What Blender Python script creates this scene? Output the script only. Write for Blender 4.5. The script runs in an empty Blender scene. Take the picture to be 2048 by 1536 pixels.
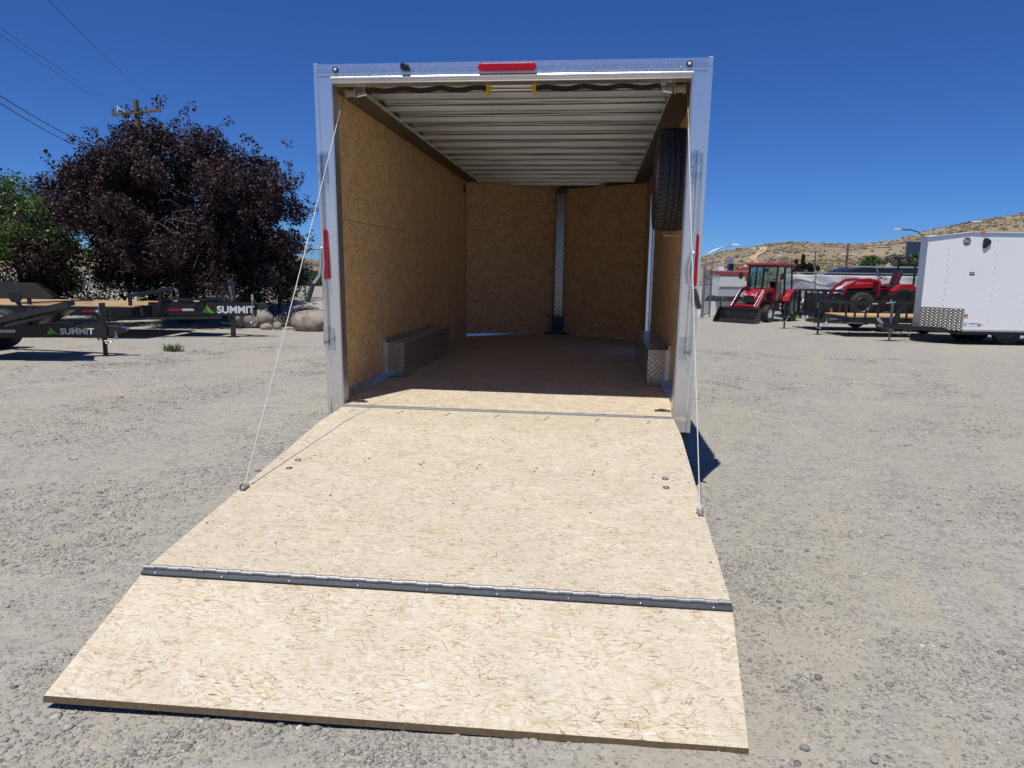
import bpy, math, random
import numpy as np
from mathutils import Vector, Matrix, Euler
rng = np.random.default_rng(7); random.seed(7)
SC = bpy.context.scene
COL = SC.collection

# ------------------------------------------------------------------ camera, sky, sun, exposure
YAW = 0.1156
CAM = (0.6184, -4.8579, 1.5395)
r3 = Vector((0.99308, 0.11814, 0.01580 + 0.0002)).normalized()
cp, sp = math.cos(-0.1602), math.sin(-0.1602)
fw = Vector((-math.sin(YAW), math.cos(YAW), 0)); rt = Vector((math.cos(YAW), math.sin(YAW), 0)); up = Vector((0, 0, 1))
f2 = fw * cp + up * sp; u2 = -fw * sp + up * cp
ROLL = 0.016
R3 = rt * math.cos(ROLL) + u2 * math.sin(ROLL); U3 = -rt * math.sin(ROLL) + u2 * math.cos(ROLL)
cam = bpy.data.cameras.new('camera'); camo = bpy.data.objects.new('camera', cam); COL.objects.link(camo)
m = Matrix((R3, U3, -f2)).transposed().to_4x4(); m.translation = Vector(CAM); camo.matrix_world = m
cam.sensor_width = 36.0; cam.lens = 36.0 * 1407.4 / 2048; cam.clip_start = 0.05; cam.clip_end = 6000
SC.camera = camo

SUN = Vector((0.14, 0.375, -1.0)).normalized()          # direction the light travels
sun = bpy.data.lights.new('sun', 'SUN'); suno = bpy.data.objects.new('sun', sun); COL.objects.link(suno)
sun.energy = 4.3; sun.angle = math.radians(0.5); sun.color = (1.0, 0.955, 0.88)
suno.rotation_euler = SUN.to_track_quat('-Z', 'Y').to_euler(); suno.location = (-3, -9, 25)
world = bpy.data.worlds.new('World'); SC.world = world; world.use_nodes = True
wt = world.node_tree; bg = wt.nodes['Background']
sky = wt.nodes.new('ShaderNodeTexSky'); sky.sky_type = 'NISHITA'; sky.sun_disc = False
sky.sun_elevation = math.asin(-SUN.z); sky.sun_rotation = math.atan2(-SUN.x, -SUN.y)
sky.altitude = 1400; sky.air_density = 0.9; sky.dust_density = 0.0; sky.ozone_density = 6.0
tint = wt.nodes.new('ShaderNodeMix'); tint.data_type = 'RGBA'; tint.blend_type = 'MULTIPLY'; tint.inputs[0].default_value = 1.0   # camera white balance of the clear high-desert sky
tint.inputs[7].default_value = (0.345, 0.60, 1.02, 1)
wt.links.new(sky.outputs[0], tint.inputs[6]); wt.links.new(tint.outputs[2], bg.inputs[0]); bg.inputs[1].default_value = 0.08
SC.view_settings.view_transform = 'Standard'; SC.view_settings.look = 'None'
SC.view_settings.exposure = 0.2; SC.view_settings.gamma = 1.0; SC.view_settings.use_curve_mapping = False
SC.cycles.max_bounces = 14; SC.cycles.diffuse_bounces = 12; SC.cycles.glossy_bounces = 4

# ------------------------------------------------------------------ node helpers and materials
MATS = {}
class G:
    def __init__(s, name):
        s.m = bpy.data.materials.new(name); s.m.use_nodes = True; s.t = s.m.node_tree
        s.b = s.t.nodes['Principled BSDF']; MATS[name] = s.m
        s.tc = s.t.nodes.new('ShaderNodeTexCoord')
    def n(s, typ, *ins, **props):
        nd = s.t.nodes.new('ShaderNode' + typ)
        for k, v in props.items():
            if k in ('ins',): continue
            setattr(nd, k, v)
        for i, v in enumerate(ins):
            if v is None: continue
            s.set(nd.inputs[i], v)
        for k, v in props.get('ins', {}).items(): s.set(nd.inputs[k], v)
        return nd
    def set(s, sock, v):
        if hasattr(v, 'outputs'): v = v.outputs[0]
        if isinstance(v, bpy.types.NodeSocket): s.t.links.new(v, sock)
        else:
            if isinstance(v, (tuple, list)) and len(v) == 3 and sock.type == 'RGBA': v = (*v, 1)
            sock.default_value = v
    def math(s, op, a, b=None, c=None):
        nd = s.t.nodes.new('ShaderNodeMath'); nd.operation = op
        for i, v in enumerate((a, b, c)):
            if v is not None: s.set(nd.inputs[i], v)
        return nd.outputs[0]
    def mix(s, f, a, b, mode='MIX'):
        nd = s.t.nodes.new('ShaderNodeMix'); nd.data_type = 'RGBA'; nd.blend_type = mode
        s.set(nd.inputs[0], f); s.set(nd.inputs[6], a); s.set(nd.inputs[7], b); return nd.outputs[2]
    def ramp(s, f, stops, interp='LINEAR'):
        nd = s.t.nodes.new('ShaderNodeValToRGB'); s.set(nd.inputs[0], f); cr = nd.color_ramp; cr.interpolation = interp
        while len(cr.elements) < len(stops): cr.elements.new(0.5)
        for e, (p, c) in zip(cr.elements, stops):
            e.position = p; e.color = (*c, 1) if len(c) == 3 else c
        return nd.outputs[0]
    def sep(s, v):
        nd = s.t.nodes.new('ShaderNodeSeparateXYZ'); s.set(nd.inputs[0], v); return nd.outputs
    def comb(s, x, y, z):
        nd = s.t.nodes.new('ShaderNodeCombineXYZ')
        for i, v in enumerate((x, y, z)): s.set(nd.inputs[i], v)
        return nd.outputs[0]
    def noise(s, vec, scale, detail=3, rough=0.55, dist=0.0):
        nd = s.t.nodes.new('ShaderNodeTexNoise'); s.set(nd.inputs['Vector'], vec)
        for k, v in (('Scale', scale), ('Detail', detail), ('Roughness', rough), ('Distortion', dist)): s.set(nd.inputs[k], v)
        return nd
    def vor(s, vec, scale, feature='F1', rand=1.0):
        nd = s.t.nodes.new('ShaderNodeTexVoronoi'); nd.feature = feature; s.set(nd.inputs['Vector'], vec)
        s.set(nd.inputs['Scale'], scale); s.set(nd.inputs['Randomness'], rand); return nd
    def bump(s, h, strength=0.3, dist=0.01, prev=None):
        nd = s.t.nodes.new('ShaderNodeBump'); s.set(nd.inputs['Height'], h); s.set(nd.inputs['Strength'], strength)
        s.set(nd.inputs['Distance'], dist)
        if prev: s.t.links.new(prev, nd.inputs['Normal'])
        return nd.outputs[0]
    def out(s, color=None, rough=None, metal=None, normal=None, **kw):
        for k, v in (('Base Color', color), ('Roughness', rough), ('Metallic', metal), ('Normal', normal)):
            if v is not None: s.set(s.b.inputs[k], v)
        for k, v in kw.items(): s.set(s.b.inputs[k.replace('_', ' ')], v)
        return s.m

def plain(name, c, rough=0.5, metal=0.0, var=0.12, vscale=6.0, bump=0.0, bscale=80.0, **kw):
    g = G(name); co = g.tc.outputs['Object']
    nz = g.noise(co, vscale, 5)
    col = g.mix(nz, tuple(x * (1 - var) for x in c), tuple(min(1, x * (1 + var)) for x in c))
    rg = g.math('MULTIPLY_ADD', g.noise(co, vscale * 3.1, 4), 0.25, rough - 0.125)
    nrm = g.bump(g.noise(co, bscale, 3), bump, 0.005) if bump else None
    return g.out(col, rg, metal, nrm, **kw)

def osb(name, base, pale, tan, strand, plane='xy', dens=1.0, fine=1.0, rough=0.7):
    g = G(name); x, y, z = g.sep(g.tc.outputs['Object'])
    a, b, c = {'xy': (x, y, z), 'yz': (y, z, x), 'xz': (x, z, y)}[plane]
    v0 = g.comb(a, b, 0.0)
    wv = g.n('VectorMath', g.noise(v0, 11.0 * fine, 2).outputs['Color'], (0.5, 0.5, 0.5), operation='SUBTRACT')
    wv = g.n('VectorMath', wv, operation='SCALE'); wv.inputs['Scale'].default_value = 0.013 / fine
    v = g.n('VectorMath', v0, wv, operation='ADD')
    def layer(rot, sx, sy, off):
        # rotate first, then stretch, so that every layer runs along its own direction
        m1 = g.n('Mapping', v); m1.inputs['Rotation'].default_value = (0, 0, rot); m1.inputs['Location'].default_value = (off, off * 1.7, 0)
        m2 = g.n('Mapping', m1); m2.inputs['Scale'].default_value = (sx * fine, sy * fine, 1); return m2
    first = None; col = None
    for rot, sx, sy, off, w in ((0.10, 10, 44, 0.0, 1.0), (-0.55, 13, 46, 3.3, 0.5), (0.75, 13, 46, 7.7, 0.45), (0.0, 8, 60, 14.0, 0.35), (1.4, 15, 50, 19.0, 0.15)):
        vn = g.vor(layer(rot, sx, sy, off), 1.0); rr = g.sep(vn.outputs['Color'])
        c1 = g.ramp(rr[0], [(0.0, tan), (0.14, base), (0.72, base), (1.0, pale)])
        if col is None: col = c1; first = vn
        else: col = g.mix(g.math('MULTIPLY', g.math('GREATER_THAN', rr[1], 1 - w), 0.8), col, c1)
    big = g.noise(v0, 2.3, 5)
    col = g.mix(g.math('MULTIPLY', g.ramp(big, [(0.44, (0, 0, 0)), (0.66, (1, 1, 1))]), 0.30), col, tuple(q * w for q, w in zip(base, (0.80, 0.80, 0.82))))
    gr = g.noise(layer(0.03, 22, 260, 1.0), 1.0, 4, 0.65)
    col = g.mix(g.ramp(gr, [(0.36, (0.5, 0.5, 0.5)), (0.47, (0, 0, 0))]), col, tuple(q * 0.75 for q in tan))
    clus = g.ramp(g.noise(v0, 6.0, 4, 0.65), [(0.34, (0.3, 0.3, 0.3)), (0.62, (1, 1, 1))])
    mid = tuple(.45 * q + .55 * w for q, w in zip(strand, tan)); dark = tuple(q * .45 for q in strand)
    for rot, sx, sy, off, lo, cc, op in ((0.05, 15, 120, 2.0, .605, mid, .6), (-0.12, 19, 190, 6.0, .615, strand, .6), (-0.42, 15, 95, 5.0, .65, mid, .95), (0.40, 15, 95, 9.0, .65, mid, .95), (-0.90, 17, 110, 11.0, .68, strand, .9),
                                     (0.85, 17, 110, 31.0, .68, strand, .9), (1.45, 19, 120, 12.0, .695, strand, .85), (0.0, 32, 180, 15.0, .65, dark, .85), (0.25, 9, 48, 21.0, .675, tan, .9), (-0.25, 10, 55, 27.0, .70, strand, .75), (2.2, 26, 140, 41.0, .69, dark, .8)):
        nz = g.noise(layer(rot, sx, sy, off), 1.0, 2, 0.5, 0.6)
        k = g.ramp(nz, [(lo - .02 * (dens - 1), (0, 0, 0)), (lo + .028 - .02 * (dens - 1), (1, 1, 1))])
        col = g.mix(g.math('MULTIPLY', g.math('MULTIPLY', k, clus), op), col, cc)
    sm = g.noise(v0, 1.6, 6, 0.75, 1.2)   # rubbed-in dust and scuffs
    col = g.mix(g.math('MULTIPLY', g.ramp(sm, [(0.58, (0, 0, 0)), (0.70, (1, 1, 1))]), 0.30), col, tuple(q * w for q, w in zip(base, (0.66, 0.68, 0.72))))
    nrm = g.bump(gr, 0.2, 0.002); nrm = g.bump(first.outputs['Distance'], 0.12, 0.003, nrm)
    return g.out(col, rough, 0.0, nrm)

def diamond(name, plane, pitch=0.03, c=(0.62, 0.61, 0.60), rough=0.28):
    g = G(name); x, y, z = g.sep(g.tc.outputs['Object'])
    a, b = {'xz': (x, z), 'yz': (y, z), 'xy': (x, y)}[plane]
    s = 1.0 / (pitch * 1.0)
    u = g.math('MULTIPLY', g.math('ADD', a, b), s * 0.7071); w = g.math('MULTIPLY', g.math('SUBTRACT', a, b), s * 0.7071)
    par = g.math('MODULO', g.math('ABSOLUTE', g.math('ADD', g.math('FLOOR', u), g.math('FLOOR', w))), 2.0)
    fu = g.math('SUBTRACT', g.math('FRACT', u), 0.5); fv = g.math('SUBTRACT', g.math('FRACT', w), 0.5)
    def ell(p, q): return g.math('ADD', g.math('POWER', g.math('DIVIDE', g.math('ABSOLUTE', p), 0.47), 2.0), g.math('POWER', g.math('DIVIDE', g.math('ABSOLUTE', q), 0.16), 2.0))
    e1 = ell(fu, fv); e2 = ell(fv, fu)
    e = g.math('ADD', g.math('MULTIPLY', e1, par), g.math('MULTIPLY', e2, g.math('SUBTRACT', 1.0, par)))
    h = g.math('MAXIMUM', g.math('SUBTRACT', 1.0, e), 0.0)
    h = g.math('SQRT', h)
    return g.out(g.mix(h, tuple(q * .5 for q in c), tuple(min(1, q * 1.45) for q in c)), rough, 0.95, g.bump(h, 1.0, 0.012))  # treads lighter than the sheet: their glint and shade put into the colour

M = MATS
def build_materials():
    osb('osb_pale', (0.57, 0.508, 0.385), (0.625, 0.585, 0.49), (0.50, 0.405, 0.265), (0.24, 0.135, 0.05), 'xy', 1.25)
    osb('osb_floor', (0.64, 0.56, 0.43), (0.71, 0.65, 0.54), (0.52, 0.41, 0.275), (0.22, 0.13, 0.065), 'xy', 2.2)
    # wall boards: strands lie in every direction
    def wall(name, plane):
        osb(name, (0.86, 0.57, 0.28), (0.92, 0.69, 0.41), (0.68, 0.405, 0.17), (0.29, 0.14, 0.055), plane, 2.8, 0.9, 0.5)
    wall('osb_wall_side', 'yz'); wall('osb_wall_nose', 'xz')
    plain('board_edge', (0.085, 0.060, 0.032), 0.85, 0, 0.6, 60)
    g = G('aluminium'); co = g.tc.outputs['Object']; mp = g.n('Mapping', co); mp.inputs['Scale'].default_value = (160, 160, 2.5)
    n1 = g.noise(mp, 1.0, 4); n2 = g.noise(co, 4.0, 5, 0.7); n3 = g.noise(co, 38.0, 4)
    g.out(g.mix(n2, (0.70, 0.70, 0.69), (0.86, 0.86, 0.85)), g.math('ADD', 0.15, g.math('ADD', g.math('MULTIPLY', n1, 0.14), g.math('MULTIPLY', n3, 0.10))), 0.90, g.bump(n1, 0.015, 0.002))
    plain('aluminium_dull', (0.62, 0.62, 0.62), 0.38, 1.0, 0.10, 5)
    plain('galvanised', (0.72, 0.725, 0.72), 0.34, 0.9, 0.14, 2.2)
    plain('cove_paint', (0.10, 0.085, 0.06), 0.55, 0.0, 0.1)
    plain('steel_dark', (0.20, 0.20, 0.215), 0.32, 1.0, 0.2, 9)
    plain('hinge_barrel', (0.36, 0.36, 0.365), 0.6, 1.0, 0.25, 20)
    plain('hinge_leaf', (0.12, 0.124, 0.138), 0.55, 0.9, 0.2, 12)
    plain('lever_steel', (0.5, 0.5, 0.5), 0.5, 0.9, 0.2, 20)
    plain('steel_bright', (0.72, 0.72, 0.72), 0.2, 1.0, 0.1, 9)
    plain('zinc', (0.62, 0.64, 0.66), 0.3, 1.0, 0.15, 30)
    plain('black_paint', (0.012, 0.012, 0.013), 0.35, 0.0, 0.3, 3, 0.05, 60)
    plain('charcoal_paint', (0.017, 0.017, 0.016), 0.5, 0.0, 0.2, 2, 0.05, 60)
    plain('black_plastic', (0.014, 0.014, 0.015), 0.5)
    plain('rubber', (0.026, 0.026, 0.027), 0.66, 0, 0.25, 8, 0.15, 120)
    plain('red_lens', (0.42, 0.006, 0.012), 0.16, 0, 0.15, 60)
    plain('amber_lens', (0.55, 0.12, 0.005), 0.25)
    plain('yellow_plastic', (0.62, 0.36, 0.01), 0.45)
    plain('white_coat', (0.74, 0.74, 0.74), 0.4)
    plain('cable_sheath', (0.52, 0.52, 0.52), 0.5)
    plain('cable_grey', (0.16, 0.15, 0.13), 0.5, 0.6)
    plain('rope', (0.34, 0.29, 0.22), 0.75, 0, 0.3, 90)
    plain('white_paint', (0.74, 0.755, 0.76), 0.32, 0, 0.04, 1.2)
    plain('white_vinyl', (0.66, 0.67, 0.68), 0.4, 0, 0.02)
    plain('green_vinyl', (0.14, 0.40, 0.03), 0.4, 0, 0.04)
    plain('blue_vinyl', (0.02, 0.04, 0.16), 0.4)
    plain('red_tape', (0.22, 0.012, 0.012), 0.35, 0, 0.1, 30)
    plain('white_tape', (0.45, 0.46, 0.46), 0.35, 0, 0.1, 30)
    plain('tractor_red', (0.34, 0.010, 0.016), 0.36, 0, 0.3, 2.5)
    plain('tractor_roof', (0.30, 0.03, 0.05), 0.4, 0, 0.1, 3)
    plain('seat_vinyl', (0.02, 0.018, 0.018), 0.5)
    plain('orange_lens', (0.62, 0.16, 0.01), 0.3)
    plain('car_black', (0.010, 0.011, 0.016), 0.3, 0, 0.1)
    plain('tarp', (0.62, 0.63, 0.65), 0.6, 0, 0.08, 2, 0.3, 5)
    plain('red_dull', (0.36, 0.04, 0.03), 0.5)
    g = G('glass_tint'); tr = g.n('BsdfTransparent', (0.72, 0.86, 0.86)); gl = g.n('BsdfGlossy', (0.9, 0.95, 0.95), 0.03)
    mx = g.n('MixShader', 0.16); g.t.links.new(tr.outputs[0], mx.inputs[1]); g.t.links.new(gl.outputs[0], mx.inputs[2]); g.t.links.new(mx.outputs[0], g.t.nodes['Material Output'].inputs[0])
    g = G('glass_dark'); g.out((0.01, 0.014, 0.02), 0.05, 0.0)
    diamond('diamond_xz', 'xz', .03, (.78, .77, .75), .3); diamond('diamond_yz', 'yz', .03, (.78, .77, .75), .3); diamond('diamond_front', 'xz', 0.05, (0.52, 0.49, 0.45), 0.5); diamond('diamond_post', 'xz', 0.045, (0.46, 0.44, 0.41), 0.22)
    # deck planks
    g = G('deck_wood'); co = g.tc.outputs['Object']; mp = g.n('Mapping', co); mp.inputs['Scale'].default_value = (1.5, 26, 26)
    nz = g.noise(mp, 1.0, 5); g.out(g.ramp(nz, [(0.3, (0.36, 0.22, 0.10)), (0.55, (0.52, 0.36, 0.20)), (0.75, (0.58, 0.44, 0.27))]), 0.7)
    # pole timber
    g = G('pole_wood'); co = g.tc.outputs['Object']; mp = g.n('Mapping', co); mp.inputs['Scale'].default_value = (9, 9, 0.7)
    nz = g.noise(mp, 2.0, 5); g.out(g.ramp(nz, [(0.3, (0.05, 0.03, 0.02)), (0.7, (0.19, 0.13, 0.08))]), 0.85)
    g = G('bark'); co = g.tc.outputs['Object']; mp = g.n('Mapping', co); mp.inputs['Scale'].default_value = (14, 14, 4)
    nz = g.noise(mp, 1.5, 5); g.out(g.ramp(nz, [(0.3, (0.03, 0.024, 0.02)), (0.7, (0.11, 0.09, 0.08))]), 0.9, 0, g.bump(nz, 0.6, 0.02))
    plain('twig', (0.13, 0.115, 0.105), 0.8, 0, 0.25, 4)
    def leaf(name, a, b, c, rough=0.42, trans=0.25):
        g = G(name); at = g.n('Attribute', attribute_name='rnd')
        col = g.ramp(at.outputs['Fac'], [(0.0, a), (0.55, b), (1.0, c)])
        g.out(col, rough, 0.0, None)
        tl = g.n('BsdfTranslucent', col); mx = g.n('MixShader', trans); g.t.links.new(g.b.outputs[0], mx.inputs[1]); g.t.links.new(tl.outputs[0], mx.inputs[2])
        g.t.links.new(mx.outputs[0], g.t.nodes['Material Output'].inputs[0])
    leaf('leaf_plum', (0.014, 0.007, 0.0105), (0.028, 0.012, 0.018), (0.066, 0.026, 0.035), 0.66, 0.14)
    leaf('leaf_green', (0.024, 0.042, 0.010), (0.06, 0.11, 0.022), (0.15, 0.21, 0.05))
    leaf('leaf_dark', (0.010, 0.018, 0.007), (0.022, 0.040, 0.013), (0.05, 0.085, 0.026))
    leaf('leaf_sage', (0.07, 0.08, 0.05), (0.13, 0.14, 0.09), (0.24, 0.24, 0.17), 0.7)
    leaf('leaf_dry', (0.10, 0.08, 0.06), (0.20, 0.17, 0.14), (0.36, 0.32, 0.27), 0.8)
    # boulder
    g = G('boulder'); co = g.tc.outputs['Object']; nz = g.noise(co, 2.2, 6); n2 = g.noise(co, 22, 5)
    c = g.ramp(nz, [(0.35, (0.16, 0.125, 0.095)), (0.5, (0.30, 0.26, 0.21)), (0.68, (0.36, 0.32, 0.27))])
    g.out(g.mix(g.ramp(n2, [(0.5, (0, 0, 0)), (0.7, (0.7, 0.7, 0.7))]), c, (0.10, 0.075, 0.06)), 0.85, 0, g.bump(n2, 0.5, 0.03))
    # ground: compacted dust with bedded gravel
    g = G('gravel_ground'); co = g.tc.outputs['Object']
    x, y, z = g.sep(co); v = g.comb(x, y, 0.0)
    n1 = g.noise(v, 0.55, 5, 0.6); n2 = g.noise(v, 3.0, 5, 0.65); n3 = g.noise(v, 28, 4)
    pm = g.math('ADD', g.math('MULTIPLY', n1, 0.6), g.math('MULTIPLY', n2, 0.4))
    dust = g.mix(n3, (0.283, 0.262, 0.213), (0.378, 0.355, 0.295))
    vs = g.vor(v, 75); cr = g.sep(vs.outputs['Color']); vb = g.vor(v, 34); cb = g.sep(vb.outputs['Color'])
    st = g.ramp(cr[0], [(0.0, (0.17, 0.17, 0.163)), (0.4, (0.285, 0.28, 0.262)), (0.8, (0.36, 0.35, 0.322)), (1.0, (0.52, 0.49, 0.44))])
    sb = g.ramp(cb[0], [(0.0, (0.16, 0.16, 0.155)), (0.6, (0.29, 0.285, 0.268)), (1.0, (0.45, 0.43, 0.38))])
    km = g.ramp(pm, [(0.40, (0.2, 0.2, 0.2)), (0.56, (1, 1, 1))])
    k1 = g.math('MULTIPLY', g.math('LESS_THAN', cr[1], g.math('MULTIPLY', km, 0.75)), g.math('LESS_THAN', vs.outputs['Distance'], 0.46))
    k2 = g.math('MULTIPLY', g.math('LESS_THAN', cb[1], g.math('MULTIPLY', km, 0.30)), g.math('LESS_THAN', vb.outputs['Distance'], 0.40))
    col = g.mix(k1, dust, st); col = g.mix(k2, col, sb)
    col = g.mix(g.math('MULTIPLY', g.ramp(n1, [(0.35, (0, 0, 0)), (0.7, (1, 1, 1))]), 0.4), col, (0.35, 0.343, 0.315))
    n4 = g.noise(v, 7.0, 5, 0.75); n6 = g.noise(v, 24.0, 3, 0.7); n5 = g.noise(v, 1.3, 4, 0.7)
    col = g.mix(g.math('MULTIPLY', g.ramp(n4, [(0.49, (0, 0, 0)), (0.61, (1, 1, 1))]), 0.45), col, (0.20, 0.19, 0.17))
    col = g.mix(g.math('MULTIPLY', g.ramp(n6, [(0.54, (0, 0, 0)), (0.64, (1, 1, 1))]), 0.45), col, (0.15, 0.143, 0.13))
    col = g.mix(g.math('MULTIPLY', g.ramp(n6, [(0.30, (1, 1, 1)), (0.42, (0, 0, 0))]), 0.5), col, (0.47, 0.445, 0.39))
    col = g.mix(g.math('MULTIPLY', g.ramp(n5, [(0.52, (0, 0, 0)), (0.68, (1, 1, 1))]), 0.38), col, (0.41, 0.375, 0.305))
    mt = g.n('Mapping', v); mt.inputs['Rotation'].default_value = (0, 0, 0.35); mt2 = g.n('Mapping', mt); mt2.inputs['Scale'].default_value = (1.5, 0.16, 1)
    trk = g.noise(mt2, 1.0, 4, 0.6, 0.5)
    col = g.mix(g.math('MULTIPLY', g.ramp(trk, [(0.50, (0, 0, 0)), (0.60, (1, 1, 1))]), 0.45), col, g.mix(n3, (0.315, 0.278, 0.212), (0.42, 0.38, 0.302)))
    h = g.math('ADD', g.math('MULTIPLY', k1, g.math('SUBTRACT', 0.5, vs.outputs['Distance'])), g.math('MULTIPLY', k2, g.math('MULTIPLY', g.math('SUBTRACT', 0.5, vb.outputs['Distance']), 2.0)))
    nr = g.bump(h, 0.9, 0.012); nr = g.bump(n3, 0.35, 0.01, nr); nr = g.bump(n4, 0.28, 0.02, nr)
    g.out(col, 0.92, 0, nr)
    g = G('stone'); at = g.n('Attribute', attribute_name='rnd'); co = g.tc.outputs['Object']
    c = g.ramp(at.outputs['Fac'], [(0.0, (0.10, 0.10, 0.102)), (0.2, (0.20, 0.20, 0.196)), (0.55, (0.295, 0.29, 0.275)), (0.8, (0.345, 0.318, 0.27)), (0.95, (0.41, 0.39, 0.35)), (1.0, (0.56, 0.52, 0.44))])
    g.out(g.mix(g.math('MULTIPLY', g.noise(co, 130, 3), 0.5), c, (0.30, 0.265, 0.21)), 0.88)
    # dry hills with sagebrush
    g = G('hill_earth'); co = g.tc.outputs['Object']
    n1 = g.noise(co, 0.02, 6, 0.65); n2 = g.noise(co, 0.14, 5, 0.65)
    soil = g.ramp(g.math('ADD', g.math('MULTIPLY', n1, 0.5), g.math('MULTIPLY', n2, 0.5)), [(0.38, (0.165, 0.13, 0.085)), (0.5, (0.235, 0.18, 0.115)), (0.62, (0.31, 0.245, 0.16))])
    g.out(soil, 0.95)
    leaf('leaf_scrub', (0.12, 0.104, 0.062), (0.165, 0.145, 0.09), (0.24, 0.205, 0.13), 0.9, 0.05)
    plain('trail_earth', (0.40, 0.31, 0.20), 0.95, 0, 0.15, 0.3)
    plain('barn_wall', (0.10, 0.14, 0.20), 0.7, 0, 0.35, 0.5)
    plain('barn_roof', (0.28, 0.26, 0.27), 0.6)
    plain('house_wall', (0.55, 0.53, 0.50), 0.7)
    plain('chain', (0.55, 0.56, 0.58), 0.3, 1.0, 0.2, 30)
    plain('galv_pipe', (0.42, 0.44, 0.46), 0.38, 0.9, 0.15, 3)
    plain('wire_galv', (0.16, 0.17, 0.18), 0.5, 0.6, 0.1)
build_materials()

# ------------------------------------------------------------------ mesh helpers
class MB:
    def __init__(s): s.v = []; s.f = []
    def add(s, vs, fs):
        o = len(s.v); s.v += [tuple(p) for p in vs]; s.f += [tuple(i + o for i in q) for q in fs]; return s
    def hexa(s, p):  # 8 points: bottom 4 ccw, top 4 ccw
        return s.add(p, [(3, 2, 1, 0), (4, 5, 6, 7), (0, 1, 5, 4), (1, 2, 6, 5), (2, 3, 7, 6), (3, 0, 4, 7)])
    def box(s, x0, x1, y0, y1, z0, z1):
        return s.hexa([(x0, y0, z0), (x1, y0, z0), (x1, y1, z0), (x0, y1, z0), (x0, y0, z1), (x1, y0, z1), (x1, y1, z1), (x0, y1, z1)])
    def bar(s, p0, p1, w, h, upv=(0, 0, 1)):
        p0, p1 = Vector(p0), Vector(p1); d = (p1 - p0).normalized(); u = Vector(upv)
        sd = d.cross(u)
        if sd.length < 1e-4: sd = d.cross(Vector((0, 1, 0)))
        sd.normalize(); u = sd.cross(d).normalized(); a, b = sd * (w / 2), u * (h / 2)
        return s.hexa([p0 - a - b, p0 + a - b, p1 + a - b, p1 - a - b, p0 - a + b, p0 + a + b, p1 + a + b, p1 - a + b])
    def tube(s, pts, r, n=8, caps=True):
        pts = [Vector(p) for p in pts]; rs = r if isinstance(r, (list, tuple)) else [r] * len(pts); rings = []
        ref = Vector((0, 0, 1))
        for i, p in enumerate(pts):
            d = (pts[min(i + 1, len(pts) - 1)] - pts[max(i - 1, 0)]).normalized()
            a = d.cross(ref)
            if a.length < 0.05: a = d.cross(Vector((1, 0, 0)))
            a.normalize(); b = a.cross(d).normalized(); ref = b if abs(d.dot(b)) < .9 else ref
            rings.append([p + (a * math.cos(2 * math.pi * k / n) + b * math.sin(2 * math.pi * k / n)) * rs[i] for k in range(n)])
        o = len(s.v)
        for rg in rings: s.v += [tuple(q) for q in rg]
        for i in range(len(pts) - 1):
            for k in range(n): s.f.append((o + i * n + k, o + i * n + (k + 1) % n, o + (i + 1) * n + (k + 1) % n, o + (i + 1) * n + k))
        if caps:
            s.f.append(tuple(o + k for k in reversed(range(n)))); s.f.append(tuple(o + (len(pts) - 1) * n + k for k in range(n)))
        return s
    def lathe(s, prof, c, axis, n=32, closed=False):
        """prof: list of (radius, height along axis)"""
        ax = Vector(axis).normalized(); a = ax.cross(Vector((0, 0, 1)))
        if a.length < .05: a = Vector((1, 0, 0))
        a.normalize(); b = ax.cross(a); c = Vector(c); o = len(s.v)
        for r, h in prof:
            for k in range(n):
                t = 2 * math.pi * k / n; s.v.append(tuple(c + ax * h + (a * math.cos(t) + b * math.sin(t)) * r))
        m_ = len(prof); rng_ = range(m_ if closed else m_ - 1)
        for i in rng_:
            j = (i + 1) % m_
            for k in range(n): s.f.append((o + i * n + k, o + i * n + (k + 1) % n, o + j * n + (k + 1) % n, o + j * n + k))
        if not closed:
            if prof[0][0] > 1e-6: s.f.append(tuple(o + k for k in reversed(range(n))))
            if prof[-1][0] > 1e-6: s.f.append(tuple(o + (m_ - 1) * n + k for k in range(n)))
        return s
    def prism(s, poly, ext):
        n = len(poly); e = Vector(ext); a = [Vector(p) for p in poly]; b = [p + e for p in a]
        return s.add(a + b, [tuple(reversed(range(n))), tuple(range(n, 2 * n))] + [(i, (i + 1) % n, n + (i + 1) % n, n + i) for i in range(n)])
    def ball(s, c, r, n=10, sc=(1, 1, 1)):
        pr = [(max(1e-7, math.sin(math.pi * i / n)) * 1, -math.cos(math.pi * i / n)) for i in range(n + 1)]
        o = len(s.v); s.lathe(pr, (0, 0, 0), (0, 0, 1), n * 2)
        for i in range(o, len(s.v)): q = s.v[i]; s.v[i] = (c[0] + q[0] * r * sc[0], c[1] + q[1] * r * sc[1], c[2] + q[2] * r * sc[2])
        return s
    def shift(s, fn): s.v = [fn(*q) for q in s.v]; return s
    def mesh(s, name, mat, smooth=False):
        me = bpy.data.meshes.new(name); me.from_pydata(s.v, [], s.f); me.update()
        import bmesh
        bm = bmesh.new(); bm.from_mesh(me); bmesh.ops.recalc_face_normals(bm, faces=bm.faces); bm.to_mesh(me); bm.free()
        if mat: me.materials.append(M[mat])
        if smooth:
            me.shade_smooth() if hasattr(me, 'shade_smooth') else None
            me.set_sharp_from_angle(angle=math.radians(38))
        return me
    def build(s, name, mat, parent=None, smooth=False, bevel=0.0):
        o = bpy.data.objects.new(name, s.mesh(name, mat, smooth)); COL.objects.link(o)
        if parent: o.parent = parent
        if bevel:
            b = o.modifiers.new('bevel', 'BEVEL'); b.width = bevel; b.segments = 2; b.limit_method = 'ANGLE'; b.angle_limit = math.radians(40)
        return o

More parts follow.
